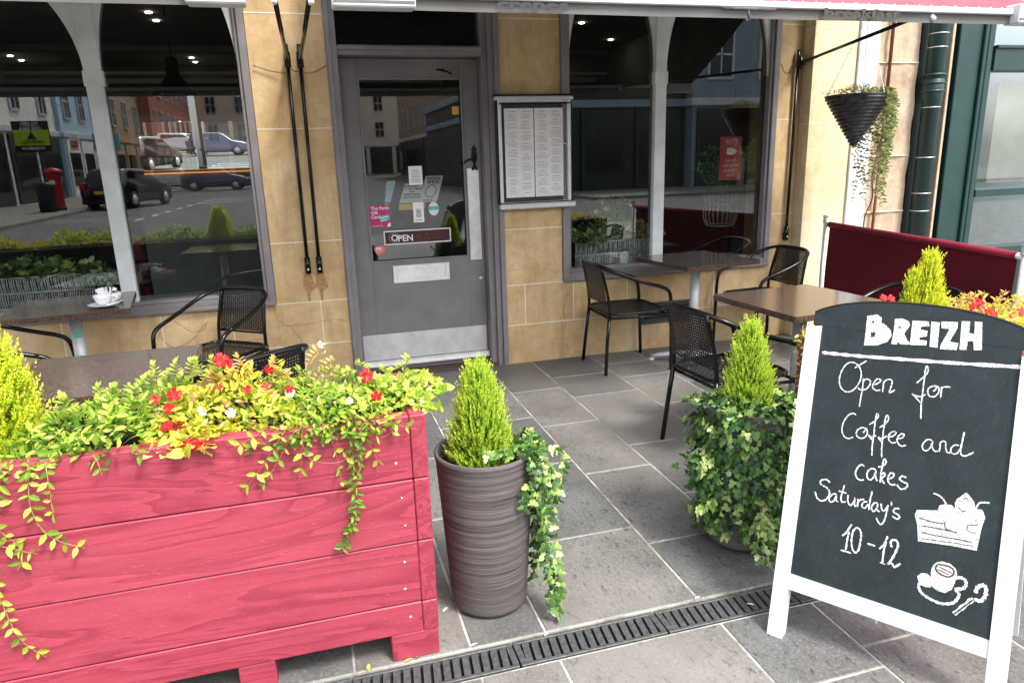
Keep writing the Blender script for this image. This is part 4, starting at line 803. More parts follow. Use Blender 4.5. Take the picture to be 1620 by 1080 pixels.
planter(1.845, 3.30, 1.93, 2.33, 'pink timber planter mostly hidden behind the chalkboard', [(1.85, 1.99), (2.5, 2.6), (3.15, 3.295)])

# ================================================================== plants
def conifer(x, y, z0, z1, rad, label, mat, n, grp, lean=0, seed=1, tip2=None):
    global RNG
    RNG = np.random.default_rng(seed)
    t = thing('conifer', (x, y, z0), label, 'conifer', grp)
    H = z1-z0; L = Leaves()
    st = MB(); st.tube([(0, 0, -.05), (0, 0, H*.8)], [.008, .003], 6); st.build('trunk', 'stem', t)
    # feathery sprigs set all over a narrow cone
    zz = RNG.random(n)**1.25*H*.985; ph = RNG.random(n)*2*math.pi
    prof = lambda q: rad*np.clip((1-q)**.78*(.80+.6*q), 0, None)*(np.minimum(1, .80+q*2.0))
    lump = 1+.10*np.sin(ph*5+zz*40)+.08*np.sin(ph*3-zz*23)+.07*RNG.normal(size=n)
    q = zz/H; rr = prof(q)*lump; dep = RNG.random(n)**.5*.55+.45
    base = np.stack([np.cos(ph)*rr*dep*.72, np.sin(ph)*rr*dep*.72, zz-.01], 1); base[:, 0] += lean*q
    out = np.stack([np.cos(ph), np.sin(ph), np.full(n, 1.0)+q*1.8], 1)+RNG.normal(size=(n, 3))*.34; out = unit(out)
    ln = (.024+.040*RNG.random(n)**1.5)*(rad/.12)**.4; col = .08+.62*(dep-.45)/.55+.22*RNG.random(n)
    side = unit(np.cross(out, rdir(n))); bend = np.array([0, 0, .35])
    for k in range(6):
        f = k/6; P = base+out*(ln*f)[:, None]+bend*(ln*f*f)[:, None]*.5
        for s_ in (-1, 1):
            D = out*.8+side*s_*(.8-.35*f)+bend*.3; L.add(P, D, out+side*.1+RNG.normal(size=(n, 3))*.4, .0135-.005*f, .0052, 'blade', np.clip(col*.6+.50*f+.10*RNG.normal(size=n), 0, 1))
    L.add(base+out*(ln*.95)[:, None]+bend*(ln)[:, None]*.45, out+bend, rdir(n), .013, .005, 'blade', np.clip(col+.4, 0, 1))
    L.build('foliage', mat, t)
    nb_ = 90; a = RNG.random(nb_)*6.28; zb = RNG.random(nb_)*H*.7; rb = prof(zb/H)*.78; Lb = Leaves(); Pb = np.stack([np.cos(a)*rb, np.sin(a)*rb, zb], 1); Lb.add(Pb, np.stack([np.cos(a), np.sin(a), np.full(nb_, 1.)], 1)+RNG.normal(size=(nb_, 3))*.4, rdir(nb_), .022, .006, 'blade'); Lb.build('dry_sprigs', 'dry_trail', t); return t
GC = 'golden cypress trees in pots and planters'
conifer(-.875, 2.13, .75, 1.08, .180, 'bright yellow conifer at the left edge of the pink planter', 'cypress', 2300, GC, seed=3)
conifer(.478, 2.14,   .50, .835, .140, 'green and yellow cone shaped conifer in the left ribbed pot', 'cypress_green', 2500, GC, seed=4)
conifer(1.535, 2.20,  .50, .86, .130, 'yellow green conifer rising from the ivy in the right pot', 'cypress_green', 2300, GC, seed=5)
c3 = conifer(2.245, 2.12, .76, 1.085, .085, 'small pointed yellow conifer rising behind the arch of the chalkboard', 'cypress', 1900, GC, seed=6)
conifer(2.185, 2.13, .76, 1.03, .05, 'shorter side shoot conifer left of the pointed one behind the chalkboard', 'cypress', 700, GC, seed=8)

def strand(L, S, pts, size, shape='oval', pair=True, rnd=(.3, .9), gap=.02, r=.0013):
    if shape == 'oval': size *= 1.15
    P = smooth(pts, 10); S.tube([tuple(p) for p in P], [r*(1-.5*i/len(P)) for i in range(len(P))], 5)
    acc = 0; sd_ = 1
    for a_, b_ in zip(P[:-1], P[1:]):
        acc += (b_-a_).length
        if acc > gap:
            acc = 0; d_ = (b_-a_).normalized(); o = Vector((RNG.normal(), -1.2+RNG.normal()*.4, .25)).normalized(); sx = d_.cross(o).normalized()
            for s_ in ((1, -1) if pair else (sd_,)):
                D = (sx*s_*.9+d_*.45+o*.35+Vector(RNG.normal(size=3))*.18).normalized(); z = size*(.7+.55*RNG.random())
                L.add([tuple(a_)], tuple(D), tuple((o+Vector(RNG.normal(size=3))*.35)), z, z*(.74 if shape == 'oval' else .95), shape, rnd[0]+(rnd[1]-rnd[0])*RNG.random())
            sd_ *= -1
def mound(L, S, cx, cy, z, rx, ry, h, n, size, shape, stems=0, rnd=(0, 1), asp=.62, front=.0):
    # leaves on the tips of arching shoots, spread through a low mound
    ph = RNG.random(n)*2*math.pi; rr = np.sqrt(RNG.random(n)); hh = RNG.random(n)
    lum = 1+.22*np.sin(ph*4+cx*31)+.15*np.sin(ph*7+2)
    x = cx+rx*rr*np.cos(ph)*lum; y = cy+ry*rr*np.sin(ph)*lum-front*hh
    top = h*(1-(rr*.85)**2.2)*(.85+.35*np.sin(x*23+1)*np.cos(y*19+x*11)); zz = z+top*(.35+.65*hh**.6)
    P = np.stack([x, y, zz], 1); D = np.stack([np.cos(ph)*rr, np.sin(ph)*rr-.15, np.full(n, .25)], 1)+RNG.normal(size=(n, 3))*.55; N_ = np.stack([np.cos(ph)*rr*.5, np.sin(ph)*rr*.5-.25, np.full(n, .9)], 1)+RNG.normal(size=(n, 3))*.38
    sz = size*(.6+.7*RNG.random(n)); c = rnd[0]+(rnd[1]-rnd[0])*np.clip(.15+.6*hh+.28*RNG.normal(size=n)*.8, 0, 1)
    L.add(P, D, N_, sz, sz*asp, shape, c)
    for _ in range(stems):
        i = RNG.integers(n); S.tube([(cx+(x[i]-cx)*.3, cy+(y[i]-cy)*.3, z-.02), (cx+(x[i]-cx)*.8, cy+(y[i]-cy)*.8, z+(zz[i]-z)*.7), (x[i], y[i], zz[i])], .0012, 4)
def shoot(L, S, x, y, z, dx, dy, dz, n, size, rnd, shape='oval'):
    P = smooth([(x, y, z), (x+dx*.4, y+dy*.4, z+dz*.6), (x+dx, y+dy, z+dz)], n); S.tube([tuple(p) for p in P], .0011, 4)
    for k in range(2, len(P), 2):
        for s_ in (-1, 1):
            D = Vector((s_*math.cos(k*1.3), s_*math.sin(k*1.3)-.2, .55)); z_ = size*(.7+.5*RNG.random()); L.add([tuple(P[k])], tuple(D), (RNG.normal()*.3, -.4, 1), z_, z_*.6, shape, rnd[0]+(rnd[1]-rnd[0])*RNG.random())
    L.add([tuple(P[-1])], (0, -.2, 1), (0, -1, .3), size*.7, size*.4, shape, rnd[1])
def plant(name, x, y, z, label, cat, grp, seed):
    global RNG
    RNG = np.random.default_rng(seed); return thing(name, (x, y, z), label, cat, grp), Leaves(), MB()
def finish(t, L, S, mat, stem='stem'):
    x, y, z = t.location; L.V = [v-np.array([x, y, z]) for v in L.V]; L.build('foliage', mat, t)
    if S.v: S.v = [(a-x, b_-y, c-z) for a, b_, c in S.v]; S.build('stems', stem, t)
def flower(par, x, y, z, size, mat, seed, face=(0, -1, .45)):
    r = np.random.default_rng(seed); f = Vector(face)+Vector(r.normal(size=3))*.25; f.normalize(); u = f.orthogonal().normalized(); v = f.cross(u); m = MB(); ox, oy, oz = par.location; c = Vector((x-ox, y-oy, z-oz))
    for k in range(5):
        a = 2*math.pi*k/5+r.random()*.3; d = u*math.cos(a)+v*math.sin(a); s_ = f.cross(d); vs = [c]
        for q, ww, lift in ((.45, .30, .10), (.85, .42, .10), (1.05, .22, .02)):
            for g_ in (-1, 1): vs.append(c+d*size*q+s_*g_*size*ww+f*size*(lift+.06*r.normal()))
        vs.append(c+d*size*1.0+f*size*.02); m.cr = r.random(); m.add(vs, [(0, 1, 2), (1, 3, 4, 2), (3, 5, 7, 6, 4)])
    return m.build('flower', mat, par)
TP = 'trailing periwinkle plants in the pink planters'
# left clump, spilling over the left front corner
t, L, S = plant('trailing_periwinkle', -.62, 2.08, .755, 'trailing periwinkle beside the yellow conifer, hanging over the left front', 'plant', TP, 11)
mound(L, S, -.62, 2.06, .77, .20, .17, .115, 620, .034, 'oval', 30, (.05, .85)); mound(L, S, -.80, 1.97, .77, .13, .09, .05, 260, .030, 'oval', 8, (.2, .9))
for k in range(9): shoot(L, S, -.72+.045*k, 2.1, .80, RNG.normal()*.05, -.02, .07+.05*RNG.random(), 8, .03, (.3, .8))
for pts in ([(-.74, 1.93, .80), (-.73, 1.885, .78), (-.74, 1.885, .68), (-.71, 1.885, .60), (-.64, 1.885, .555)], [(-.80, 1.93, .80), (-.79, 1.885, .78), (-.82, 1.88, .66), (-.78, 1.885, .58), (-.80, 1.885, .52)], [(-.86, 1.93, .80), (-.86, 1.885, .76), (-.84, 1.885, .62), (-.79, 1.885, .58), (-.75, 1.885, .56)], [(-.70, 1.92, .80), (-.69, 1.885, .77), (-.695, 1.885, .66)], [(-.90, 1.9, .78), (-.87, 1.88, .60), (-.85, 1.88, .46), (-.83, 1.885, .33), (-.78, 1.885, .26)], [(-.60, 1.93, .80), (-.575, 1.885, .79), (-.57, 1.885, .75)]):
    strand(L, S, pts, .026, 'oval', True, (.25, .85), .024)
finish(t, L, S, 'vinca')
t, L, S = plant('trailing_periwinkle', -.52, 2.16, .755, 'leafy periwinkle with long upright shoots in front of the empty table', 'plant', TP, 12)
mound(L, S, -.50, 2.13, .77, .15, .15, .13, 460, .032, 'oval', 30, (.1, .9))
for k in range(12): shoot(L, S, -.62+.026*k, 2.15, .82, RNG.normal()*.03+.02, -.03, .08+.045*RNG.random(), 9, .028, (.35, .85))
for k in range(5): shoot(L, S, -.45+.04*k, 2.12, .86, RNG.normal()*.02, -.02, .11, 9, .026, (.4, .95))
finish(t, L, S, 'vinca')
t, L, S = plant('trailing_periwinkle', -1.3, 2.12, .755, 'periwinkle at the far left end of the planter, mirrored in the left window', 'plant', TP, 16)
mound(L, S, -1.28, 2.12, .77, .34, .17, .16, 900, .040, 'oval', 20, (.05, .9))
finish(t, L, S, 'vinca')
t, L, S = plant('bushy_bedding_plant', -2.6, 2.12, .755, 'bushy yellow green bedding in the next planter, mirrored in the left window', 'plant', None, 17)
mound(L, S, -2.1, 2.12, .77, .42, .17, .20, 900, .042, 'oval', 20, (.05, .7)); mound(L, S, -3.0, 2.12, .77, .45, .17, .16, 800, .042, 'oval', 20, (.0, .7))
finish(t, L, S, 'yellow_leaf')
# yellow mixed plant with red flowers
t, L, S = plant('yellow_foliage_plant', -.26, 2.1, .755, 'yellow and peach leaved bedding plant with red flowers in the middle of the planter', 'plant', None, 13)
mound(L, S, -.27, 2.08, .77, .22, .17, .145, 1150, .030, 'oval', 40, (.0, 1.), .7)
for k in range(12): shoot(L, S, -.36+.03*k, 2.12, .86, RNG.normal()*.03, -.02, .05+.06*RNG.random(), 8, .025, (.5, 1), 'oval')
mound(L, S, -.37, 1.95, .77, .10, .07, .06, 130, .036, 'heart', 6, (.4, 1.), .8)
finish(t, L, S, 'yellow_leaf', 'red_stem')
for i, (x, y, z, s_) in enumerate([(-.276, 2.07, .978, .021), (-.262, 2.08, .965, .018), (-.398, 2.03, .905, .020), (-.449, 2.04, .893, .014), (-.412, 2.01, .873, .016), (-.392, 1.99, .835, .021), (-.418, 1.98, .833, .017), (-.165, 2.06, .89, .013), (-.152, 2.08, .935, .013), (-.283, 2.03, .913, .012), (-.352, 1.915, .800, .019), (-.21, 2.02, .90, .012), (-.10, 2.03, .885, .012), (-.33, 1.91, .795, .015)]): flower(t, x, y-.02, z, s_, 'petal_red', 50+i)
for i, (x, y, z) in enumerate([(-.10, 2.05, .87), (-.26, 2.02, .84), (-.33, 2.0, .86)]): flower(t, x, y-.03, z, .014, 'petal_pale', 80+i)
m = MB(); 
# right clump: periwinkle + creeping jenny, overhanging the corner
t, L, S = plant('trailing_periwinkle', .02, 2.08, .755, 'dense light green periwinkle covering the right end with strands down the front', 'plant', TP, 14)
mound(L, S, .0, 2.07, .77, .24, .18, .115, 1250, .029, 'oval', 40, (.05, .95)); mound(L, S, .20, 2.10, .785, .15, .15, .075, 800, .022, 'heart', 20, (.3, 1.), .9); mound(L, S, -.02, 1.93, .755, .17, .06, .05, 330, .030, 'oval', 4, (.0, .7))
for k in range(14): shoot(L, S, -.16+.03*k, 2.12, .83, RNG.normal()*.04, -.02, .04+.05*RNG.random(), 8, .024, (.3, .95))
shoot(L, S, .0, 2.08, .87, .005, 0, .115, 6, .014, (.8, 1)); shoot(L, S, .31, 2.1, .80, .04, -.02, .02, 8, .02, (.5, 1), 'heart')
X = lambda *p: [(a, b_, c) for a, b_, c in p]
for pts, gp_ in ((X((-.10, 1.94, .81), (-.13, 1.885, .79), (-.19, 1.885, .71), (-.245, 1.885, .645)), .035), (X((-.08, 1.94, .81), (-.10, 1.885, .79), (-.16, 1.885, .70), (-.205, 1.885, .635)), .035), (X((-.07, 1.94, .81), (-.075, 1.885, .79), (-.085, 1.885, .70), (-.10, 1.885, .65)), .04),
    (X((.0, 1.94, .81), (-.002, 1.885, .79), (.012, 1.885, .70), (.018, 1.885, .615)), .04), (X((.05, 1.94, .81), (.075, 1.88, .79), (.10, 1.88, .74), (.125, 1.885, .675)), .03), (X((.09, 1.94, .81), (.10, 1.88, .79), (.14, 1.88, .755), (.20, 1.88, .79)), .05),
    (X((-.08, 1.9, .79), (-.06, 1.875, .72), (.02, 1.875, .70), (.06, 1.88, .74), (.08, 1.88, .79)), .09), (X((-.16, 1.93, .81), (-.20, 1.885, .80), (-.26, 1.88, .775)), .03), (X((.15, 1.93, .80), (.17, 1.885, .79), (.24, 1.87, .765)), .03)):
    strand(L, S, pts, .024, 'oval', True, (.3, .85), gp_)
finish(t, L, S, 'vinca', 'red_stem')
flower(t, .115, 1.99, .905, .022, 'petal_red', 90); flower(t, .135, 1.93, .86, .016, 'petal_red', 91); flower(t, -.002, 2.06, .992, .011, 'petal_pale', 92); flower(t, .06, 1.93, .855, .010, 'petal_pale', 93)
t, L, S = plant('trailing_plant', .05, 1.95, .755, 'darker small leaved strand hanging lowest down the front of the pink planter', 'plant', None, 15)
for dx in (0, .014): strand(L, S, [(.05+dx, 1.95, .80), (.045+dx, 1.875, .79), (.055+dx, 1.88, .72), (.05+dx*.6, 1.88, .64), (.045+dx*.5, 1.885, .55), (.018+dx*.3, 1.885, .47), (.0, 1.885, .43)], .020, 'oval', True, (.05, .5), .013)
strand(L, S, [(.09, 1.94, .80), (.085, 1.885, .78), (.075, 1.88, .70), (.07, 1.885, .66)], .014, 'oval', True, (.1, .5), .015)
finish(t, L, S, 'vinca', 'red_stem')

# ribbed pots
def pot(x, y, label):
    t = thing('ribbed_pot', (x, y, 0), label, 'plant pot', 'tall tapering ribbed grey pots')
    m = MB(); prof = [(.0, .004), (.120, .004), (.126, .012)]
    for k in range(60):
        z = .02+.53*k/59; prof.append((.128+.034*(z/.55)**.9+.0006*math.sin(k*2.3), z))
    prof += [(.1655, .556), (.1665, .566), (.163, .572), (.154, .570), (.150, .55), (.147, .50)]
    m.lathe(prof, (0, 0, 0), 64); m.build('shell', 'pot', t); m = MB(); m.lathe([(0, .52), (.149, .52)], (0, 0, 0), 32); m.build('soil', 'soil', t); return t
pot(.485, 2.13, 'tall grey ribbed pot beside the right end of the pink planter'); pot(1.54, 2.20, 'tall grey ribbed pot nearly hidden under ivy, left of the chalkboard')
PI_ = 'ivy plants spilling out of the ribbed pots'
t, L, S = plant('ivy', .56, 2.08, .52, 'ivy trailing down the right side of the left ribbed pot to the drain', 'ivy', PI_, 21)
mound(L, S, .60, 2.09, .545, .075, .055, .065, 190, .028, 'ivy', 12, (.1, .85), .95)
for k in range(13):
    a = R(-52+6.0*k); rx = .173; x0_ = .485+rx*math.cos(a); y0_ = 2.13+rx*math.sin(a); o = RNG.normal(size=6)*.012; ln = (.30+.25*RNG.random()) if 3 < k < 12 else .16
    if y0_ > 2.2: continue
    pts = [(.485+.14*math.cos(a), 2.13+.14*math.sin(a), .565), (x0_, y0_, .585), (x0_+.018+o[0]*.5, y0_-.012, .50), (x0_+.010+o[1], y0_-.018, .57-ln*.5), (x0_-.004+o[2], y0_-.02, max(.03, .57-ln))]
    strand(L, S, pts, .028, 'ivy', True, (.05, .95), .019)
for dx, zb_ in ((0, .03), (.022, .015), (-.014, .08)): strand(L, S, [(.62+dx, 2.02, .56), (.66+dx, 2.0, .50), (.655+dx, 1.99, .35), (.66+dx, 1.98, .2), (.665+dx, 1.965, .1), (.645+dx, 1.93, zb_)], .027, 'ivy', True, (.2, 1.), .017)
strand(L, S, [(.63, 2.06, .58), (.72, 2.02, .56), (.715, 2.0, .50), (.70, 2.0, .40)], .026, 'ivy', True, (.4, 1.), .02); strand(L, S, [(.56, 2.02, .57), (.50, 2.0, .60), (.45, 1.995, .60)], .026, 'ivy', True, (.5, 1.), .02)
finish(t, L, S, 'ivy')
t, L, S = plant('ivy', 1.52, 2.18, .52, 'thick ivy cloaking the right pot like a cape beside the chalkboard', 'ivy', PI_, 22)
n = 1900; ph = RNG.random(n)*math.pi*1.35-math.pi*1.22; zz = .03+.57*RNG.random(n)**.9; edge = np.cos(ph*3+1.2)*.06+.08; keep = zz > edge; ph, zz = ph[keep], zz[keep]; n = len(ph)
rr = .160+.038*np.sin((zz-.1)/.5*math.pi)+.02*RNG.normal(size=n)+.02*np.sin(ph*5+zz*14)
P = np.stack([1.55+rr*np.cos(ph), 2.20+rr*np.sin(ph), zz], 1); O = np.stack([np.cos(ph), np.sin(ph), np.zeros(n)], 1)
sz = .029*(.65+.7*RNG.random(n)); L.add(P, O*.5+np.array([0, 0, -.7])+RNG.normal(size=(n, 3))*.45, O*1.0+np.array([0, 0, .55])+RNG.normal(size=(n, 3))*.35, sz, sz*.92, 'ivy', np.clip(.42+.25*RNG.normal(size=n), 0, .96))
mound(L, S, 1.55, 2.19, .56, .185, .17, .075, 420, .029, 'ivy', 14, (.1, 1.), .95)
for k in range(9):
    a = R(-165+19*k); x0_, y0_ = 1.55+.185*math.cos(a), 2.20+.18*math.sin(a); o = RNG.normal(size=4)*.02; strand(L, S, [(x0_, y0_, .45), (x0_+o[0], y0_-.01, .30), (x0_+o[1], y0_-.02, .16), (x0_+o[2], y0_-.03, .07+.05*RNG.random())], .027, 'ivy', True, (.2, .95), .018)
for dx in (0, .02, -.02): strand(L, S, [(1.49+dx, 2.0, .30), (1.485+dx, 1.98, .2), (1.47+dx*1.5, 1.96, .1), (1.46+dx, 1.94, .04)], .027, 'ivy', True, (.35, 1.), .016)
strand(L, S, [(1.36, 2.12, .24), (1.31, 2.10, .22), (1.26, 2.09, .22)], .024, 'ivy', True, (.6, 1.), .012); strand(L, S, [(1.36, 2.12, .50), (1.31, 2.12, .54), (1.29, 2.12, .56)], .022, 'ivy', True, (.6, 1.), .014); strand(L, S, [(1.35, 2.12, .38), (1.30, 2.12, .40), (1.31, 2.12, .33)], .022, 'ivy', True, (.6, 1.), .014)
finish(t, L, S, 'ivy')
# tags of white string by the pots
for x, y, l in ((.655, 1.965, 'white plastic plant tie at the foot of the left ribbed pot'),):
    m = MB(); m.tube(smooth([(0, 0, .10), (.01, -.01, .06), (-.008, -.012, .03), (.012, -.015, .006)], 5), .0022, 5); m.tube([(.01, -.01, .06), (.035, -.015, .02)], .002, 5); m.build('plant_tie', 'white', None, (x, y, 0), label=l, cat='plant tie')

# plants of the second planter
t, L, S = plant('trailing_periwinkle', 1.92, 2.12, .755, 'pale periwinkle trailing off the left end of the far planter beside the chalkboard', 'plant', TP, 31)
mound(L, S, 2.0, 2.14, .77, .20, .17, .10, 520, .026, 'oval', 30, (.2, 1.))
for k in range(12): shoot(L, S, 1.86+.03*k, 2.16, .80, -.03+RNG.normal()*.02, -.02, .05+.04*RNG.random(), 8, .022, (.4, 1))
for k in range(7):
    y_ = 2.0+.05*k; strand(L, S, [(1.88, y_, .80), (1.83, y_, .80), (1.815+.01*RNG.normal(), y_+.01, .70), (1.825, y_, .62-.03*(k % 3)), (1.82, y_, .50-.08*(k % 4))], .022, 'oval', True, (.4, 1.), .02)
finish(t, L, S, 'vinca', 'red_stem')
t, L, S = plant('peach_foliage_plant', 2.45, 2.12, .755, 'peach and cream leaved plant with red flowers above the right of the chalkboard', 'plant', None, 32)
mound(L, S, 2.50, 2.13, .77, .33, .18, .12, 1100, .028, 'oval', 30, (.45, 1.), .7); mound(L, S, 2.9, 2.13, .77, .28, .18, .12, 500, .028, 'oval', 10, (.4, 1.), .7); mound(L, S, 2.05, 2.12, .79, .10, .12, .14, 160, .022, 'oval', 10, (.5, 1.), .7)
for k in range(22): shoot(L, S, 2.28+.03*k, 2.14, .84, RNG.normal()*.03, -.02, .05+.04*RNG.random(), 8, .022, (.6, 1))
finish(t, L, S, 'yellow_leaf', 'red_stem')
for i, (x, z, s_) in enumerate([(1.985, .964, .014), (2.02, .957, .016), (2.422, .911, .020), (2.44, .90, .022), (2.405, .895, .016), (2.49, .87, .016), (2.66, .85, .022), (2.72, .80, .020), (2.35, .86, .015), (2.52, .855, .018), (2.60, .83, .018), (2.80, .87, .018)]): flower(t, x, 2.06, z, s_, 'petal_red', 120+i)

# ================================================================== chalkboard A-board
A0 = Vector((1.28215, 1.66596, 0)); TH, LEAN, SK = -0.96843, 0.35152, -.052; W_, HS, AR = .6273, .986, 1.10
ca, sa = math.cos(TH), math.sin(TH); ua = Vector((ca, sa, 0)); na = Vector((-sa, ca, 0)); va = Vector((0, 0, math.cos(LEAN)))+na*math.sin(LEAN)+ua*SK; ow = ua.cross(va).normalized()   # ow points to the viewer
ab_ = thing('a_board', A0, 'white framed chalkboard standing on the paving, reading open for coffee and cakes', 'chalkboard')
def bp(u, v_, d=0): return tuple(ua*u+va*v_+ow*d)
def bprism(m, poly, d0, d1):
    n = len(poly); m.add([bp(u, v_, d0) for u, v_ in poly]+[bp(u, v_, d1) for u, v_ in poly], [tuple(range(n))[::-1], tuple(range(n, 2*n))]+[(i, (i+1) % n, n+(i+1) % n, n+i) for i in range(n)])
def archv(u): q = (u-W_/2)/(W_/2); return 1.0+(AR-1.0)*math.sqrt(max(0, 1-(abs(q)*.97)**2.1))
SW = .047
m = MB(); bprism(m, [(0, 0), (SW, 0), (SW, HS+.018), (0, HS+.010)], -.038, 0); bprism(m, [(W_-SW, 0), (W_, 0), (W_, HS-.015), (W_-SW, HS+.0)], -.038, 0); bprism(m, [(SW, .157), (W_-SW, .157), (W_-SW, .206), (SW, .206)], -.034, -.003)
m.build('frame', 'white_paint', ab_)
n = 40; us = [SW*.4+(W_-SW*.8)*i/n for i in range(n+1)]
m = MB(); poly = [(SW, .206), (W_-SW, .206), (W_-SW, HS-.03), (W_-.004, HS-.03)]+[(u, min(archv(u), 2)) for u in us[::-1] if SW*.5 < u < W_-.004]+[(.006, HS+.005), (SW, HS-.02)]
bprism(m, [(SW+.0005, .2065), (W_-SW-.0005, .2065), (W_-SW-.0005, HS+.02), (SW+.0005, HS+.02)], -.022, -.006)
top = [(SW*.3, HS+.0135), (W_-SW*.3, HS-.0)]+[(u, archv(u)) for u in us[::-1]]
bprism(m, [(us[0], HS+.019)]+[(us[-1], HS+.019)]+[(u, archv(u)) for u in us[::-1]], -.030, -.0052); m.build('board', 'board', ab_)
m = MB(); m.tube([bp(u, archv(u)+.003, -.018) for u in us], .0065, 6); m.build('edge_trim', 'black_metal', ab_)
m = MB(); m.tube([bp(u, archv(u)-.001, -.036) for u in us], .008, 6); m.build('rear_edge', 'white_paint', ab_)
# rear legs
for u0, u1 in ((0.003, SW), (W_-SW, W_-.003)):
    m = MB(); vs = []
    for u in (u0, u1):
        for d in (-.045, -.080):
            tp = ua*u+va*.97+ow*d; vs += [tuple(tp), tuple(ua*u+na*(.52+d*.9))]
    m.add(vs, [(0, 1, 3, 2), (4, 6, 7, 5), (0, 4, 5, 1), (2, 3, 7, 6), (0, 2, 6, 4), (1, 5, 7, 3)])
    m.build('rear_leg', 'white_paint', ab_)
m = MB()
for u in (SW*.5, W_-SW*.5): m.tube([bp(u, .97, -.036), bp(u, .97, -.05)], .012, 10)
m.build('hinge', 'steel', ab_)
m = MB(); m.tube([bp(.30, .17, -.004-.035), bp(.30, .14, -.03)], .003, 6); m.build('catch', 'steel', ab_)
D0 = -.0048
def ribbon(m, pts, w_, d):
    P = smooth([(u, v_, 0) for u, v_ in pts], 6); n = len(P); vs = []
    for i, p in enumerate(P):
        t_ = (P[min(i+1, n-1)]-P[max(i-1, 0)]); t_.normalize(); nn = Vector((-t_.y, t_.x, 0)); ww = w_/2*(.82+.22*math.sin(i*1.7+p.x*90)+.10*RNG.random()); ww *= .75 if i in (0, n-1) else 1
        vs += [bp(p.x+nn.x*ww, p.y+nn.y*ww, d), bp(p.x-nn.x*ww, p.y-nn.y*ww, d)]
    m.add(vs, [(2*i, 2*i+1, 2*i+3, 2*i+2) for i in range(n-1)])
pr_ = lambda a: [(a[i]/1e4, a[i+1]/1e4) for i in range(0, len(a), 2)]
groups = [(0, 8), (8, 14), (14, 25), (25, 30), (30, 37), (37, 51), (51, 58), (58, 60), (60, 61), (61, 62), (62, 64), (64, 66)]
for i0, i1 in groups:
    if i0 >= len(CHALK): break
    m = MB()
    for q in CHALK[i0:i1]: ribbon(m, pr_(q[1:]), q[0]*(.00082 if q[0] != 9 else .00125), D0)
    m.build('chalk_writing', 'chalk', ab_)
for k, q in enumerate(FILL):
    m = MB(); bprism(m, pr_(q), D0-.0006, D0+.0002); m.build('chalk_letter' if k < 6 else 'chalk_drawing', 'chalk', ab_)
for q in TINT:
    m = MB(); bprism(m, pr_(q), D0-.0002, D0+.0005); m.build('pink_shading', 'chalk_tint', ab_)
for q in DARK:
    m = MB(); ribbon(m, pr_(q[1:]), q[0]*.0015, D0+.0012); m.build('dark_line', 'ink', ab_)

# ================================================================== wind break screen
def post(x, y, label):
    t = thing('barrier_post', (x, y, 0), label, 'post', 'steel barrier posts')
    m = MB(); m.tube([(0, 0, .01), (0, 0, .95)], .019, 16); m.build('tube', 'steel', t); m = MB(); m.lathe([(0, 0), (.14, 0), (.14, .008), (.12, .014), (.03, .018), (.02, .03)], (0, 0, 0), 28); m.build('base', 'steel', t)
    m = MB(); m.lathe([(.019, 0), (.026, .002), (.026, .012), (.021, .014), (.024, .05), (.026, .055), (0, .057)], (0, 0, .945), 16); m.build('cap', 'alu', t)
    return t
post(3.80, 4.58, 'steel barrier post standing near the pale stone wall'); post(3.455, 2.70, 'steel barrier post at the right edge beyond the flowers')
sc = thing('screen_banner', (3.62, 3.6, .5), 'burgundy canvas wind break stretched between steel posts', 'canvas screen')
a_, b_ = Vector((3.795, 4.53, 0))-sc.location, Vector((3.465, 2.75, 0))-sc.location; d = (b_-a_); m = MB(); nx, nz = 60, 30; vs = []
nn = Vector((d.y, -d.x, 0)).normalized()
for j in range(nz+1):
    for i in range(nx+1):
        u, q = i/nx, j/nz; wv = .010*math.sin(u*7+q*2)*math.sin(q*math.pi)+.005*math.sin(u*31+q*5)*(1-q)*q*3; z = .09+.84*q-.008*math.sin(math.pi*u)*(q); p = a_+d*u+nn*wv; vs.append((p.x, p.y, z-.0))
m.add(vs, [(j*(nx+1)+i, j*(nx+1)+i+1, (j+1)*(nx+1)+i+1, (j+1)*(nx+1)+i) for j in range(nz) for i in range(nx)], True); o = m.build('canvas', 'burgundy_canvas', sc); o.location = (0, 0, -.5)
m = MB(); m.tube([(a_.x, a_.y, .935), (b_.x, b_.y, .935)], .0215, 14); o = m.build('hem_sleeve', 'burgundy_hem', sc); o.location = (0, 0, -.5)
m = MB(); e0, e1 = a_-d*.02, b_+d*.045; m.tube([(e0.x, e0.y, .935), (e1.x, e1.y, .935)], .016, 12); m.tube([(e0.x, e0.y, .10), (e1.x, e1.y, .10)], .014, 12); o = m.build('crossbar', 'steel', sc); o.location = (0, 0, -.5)

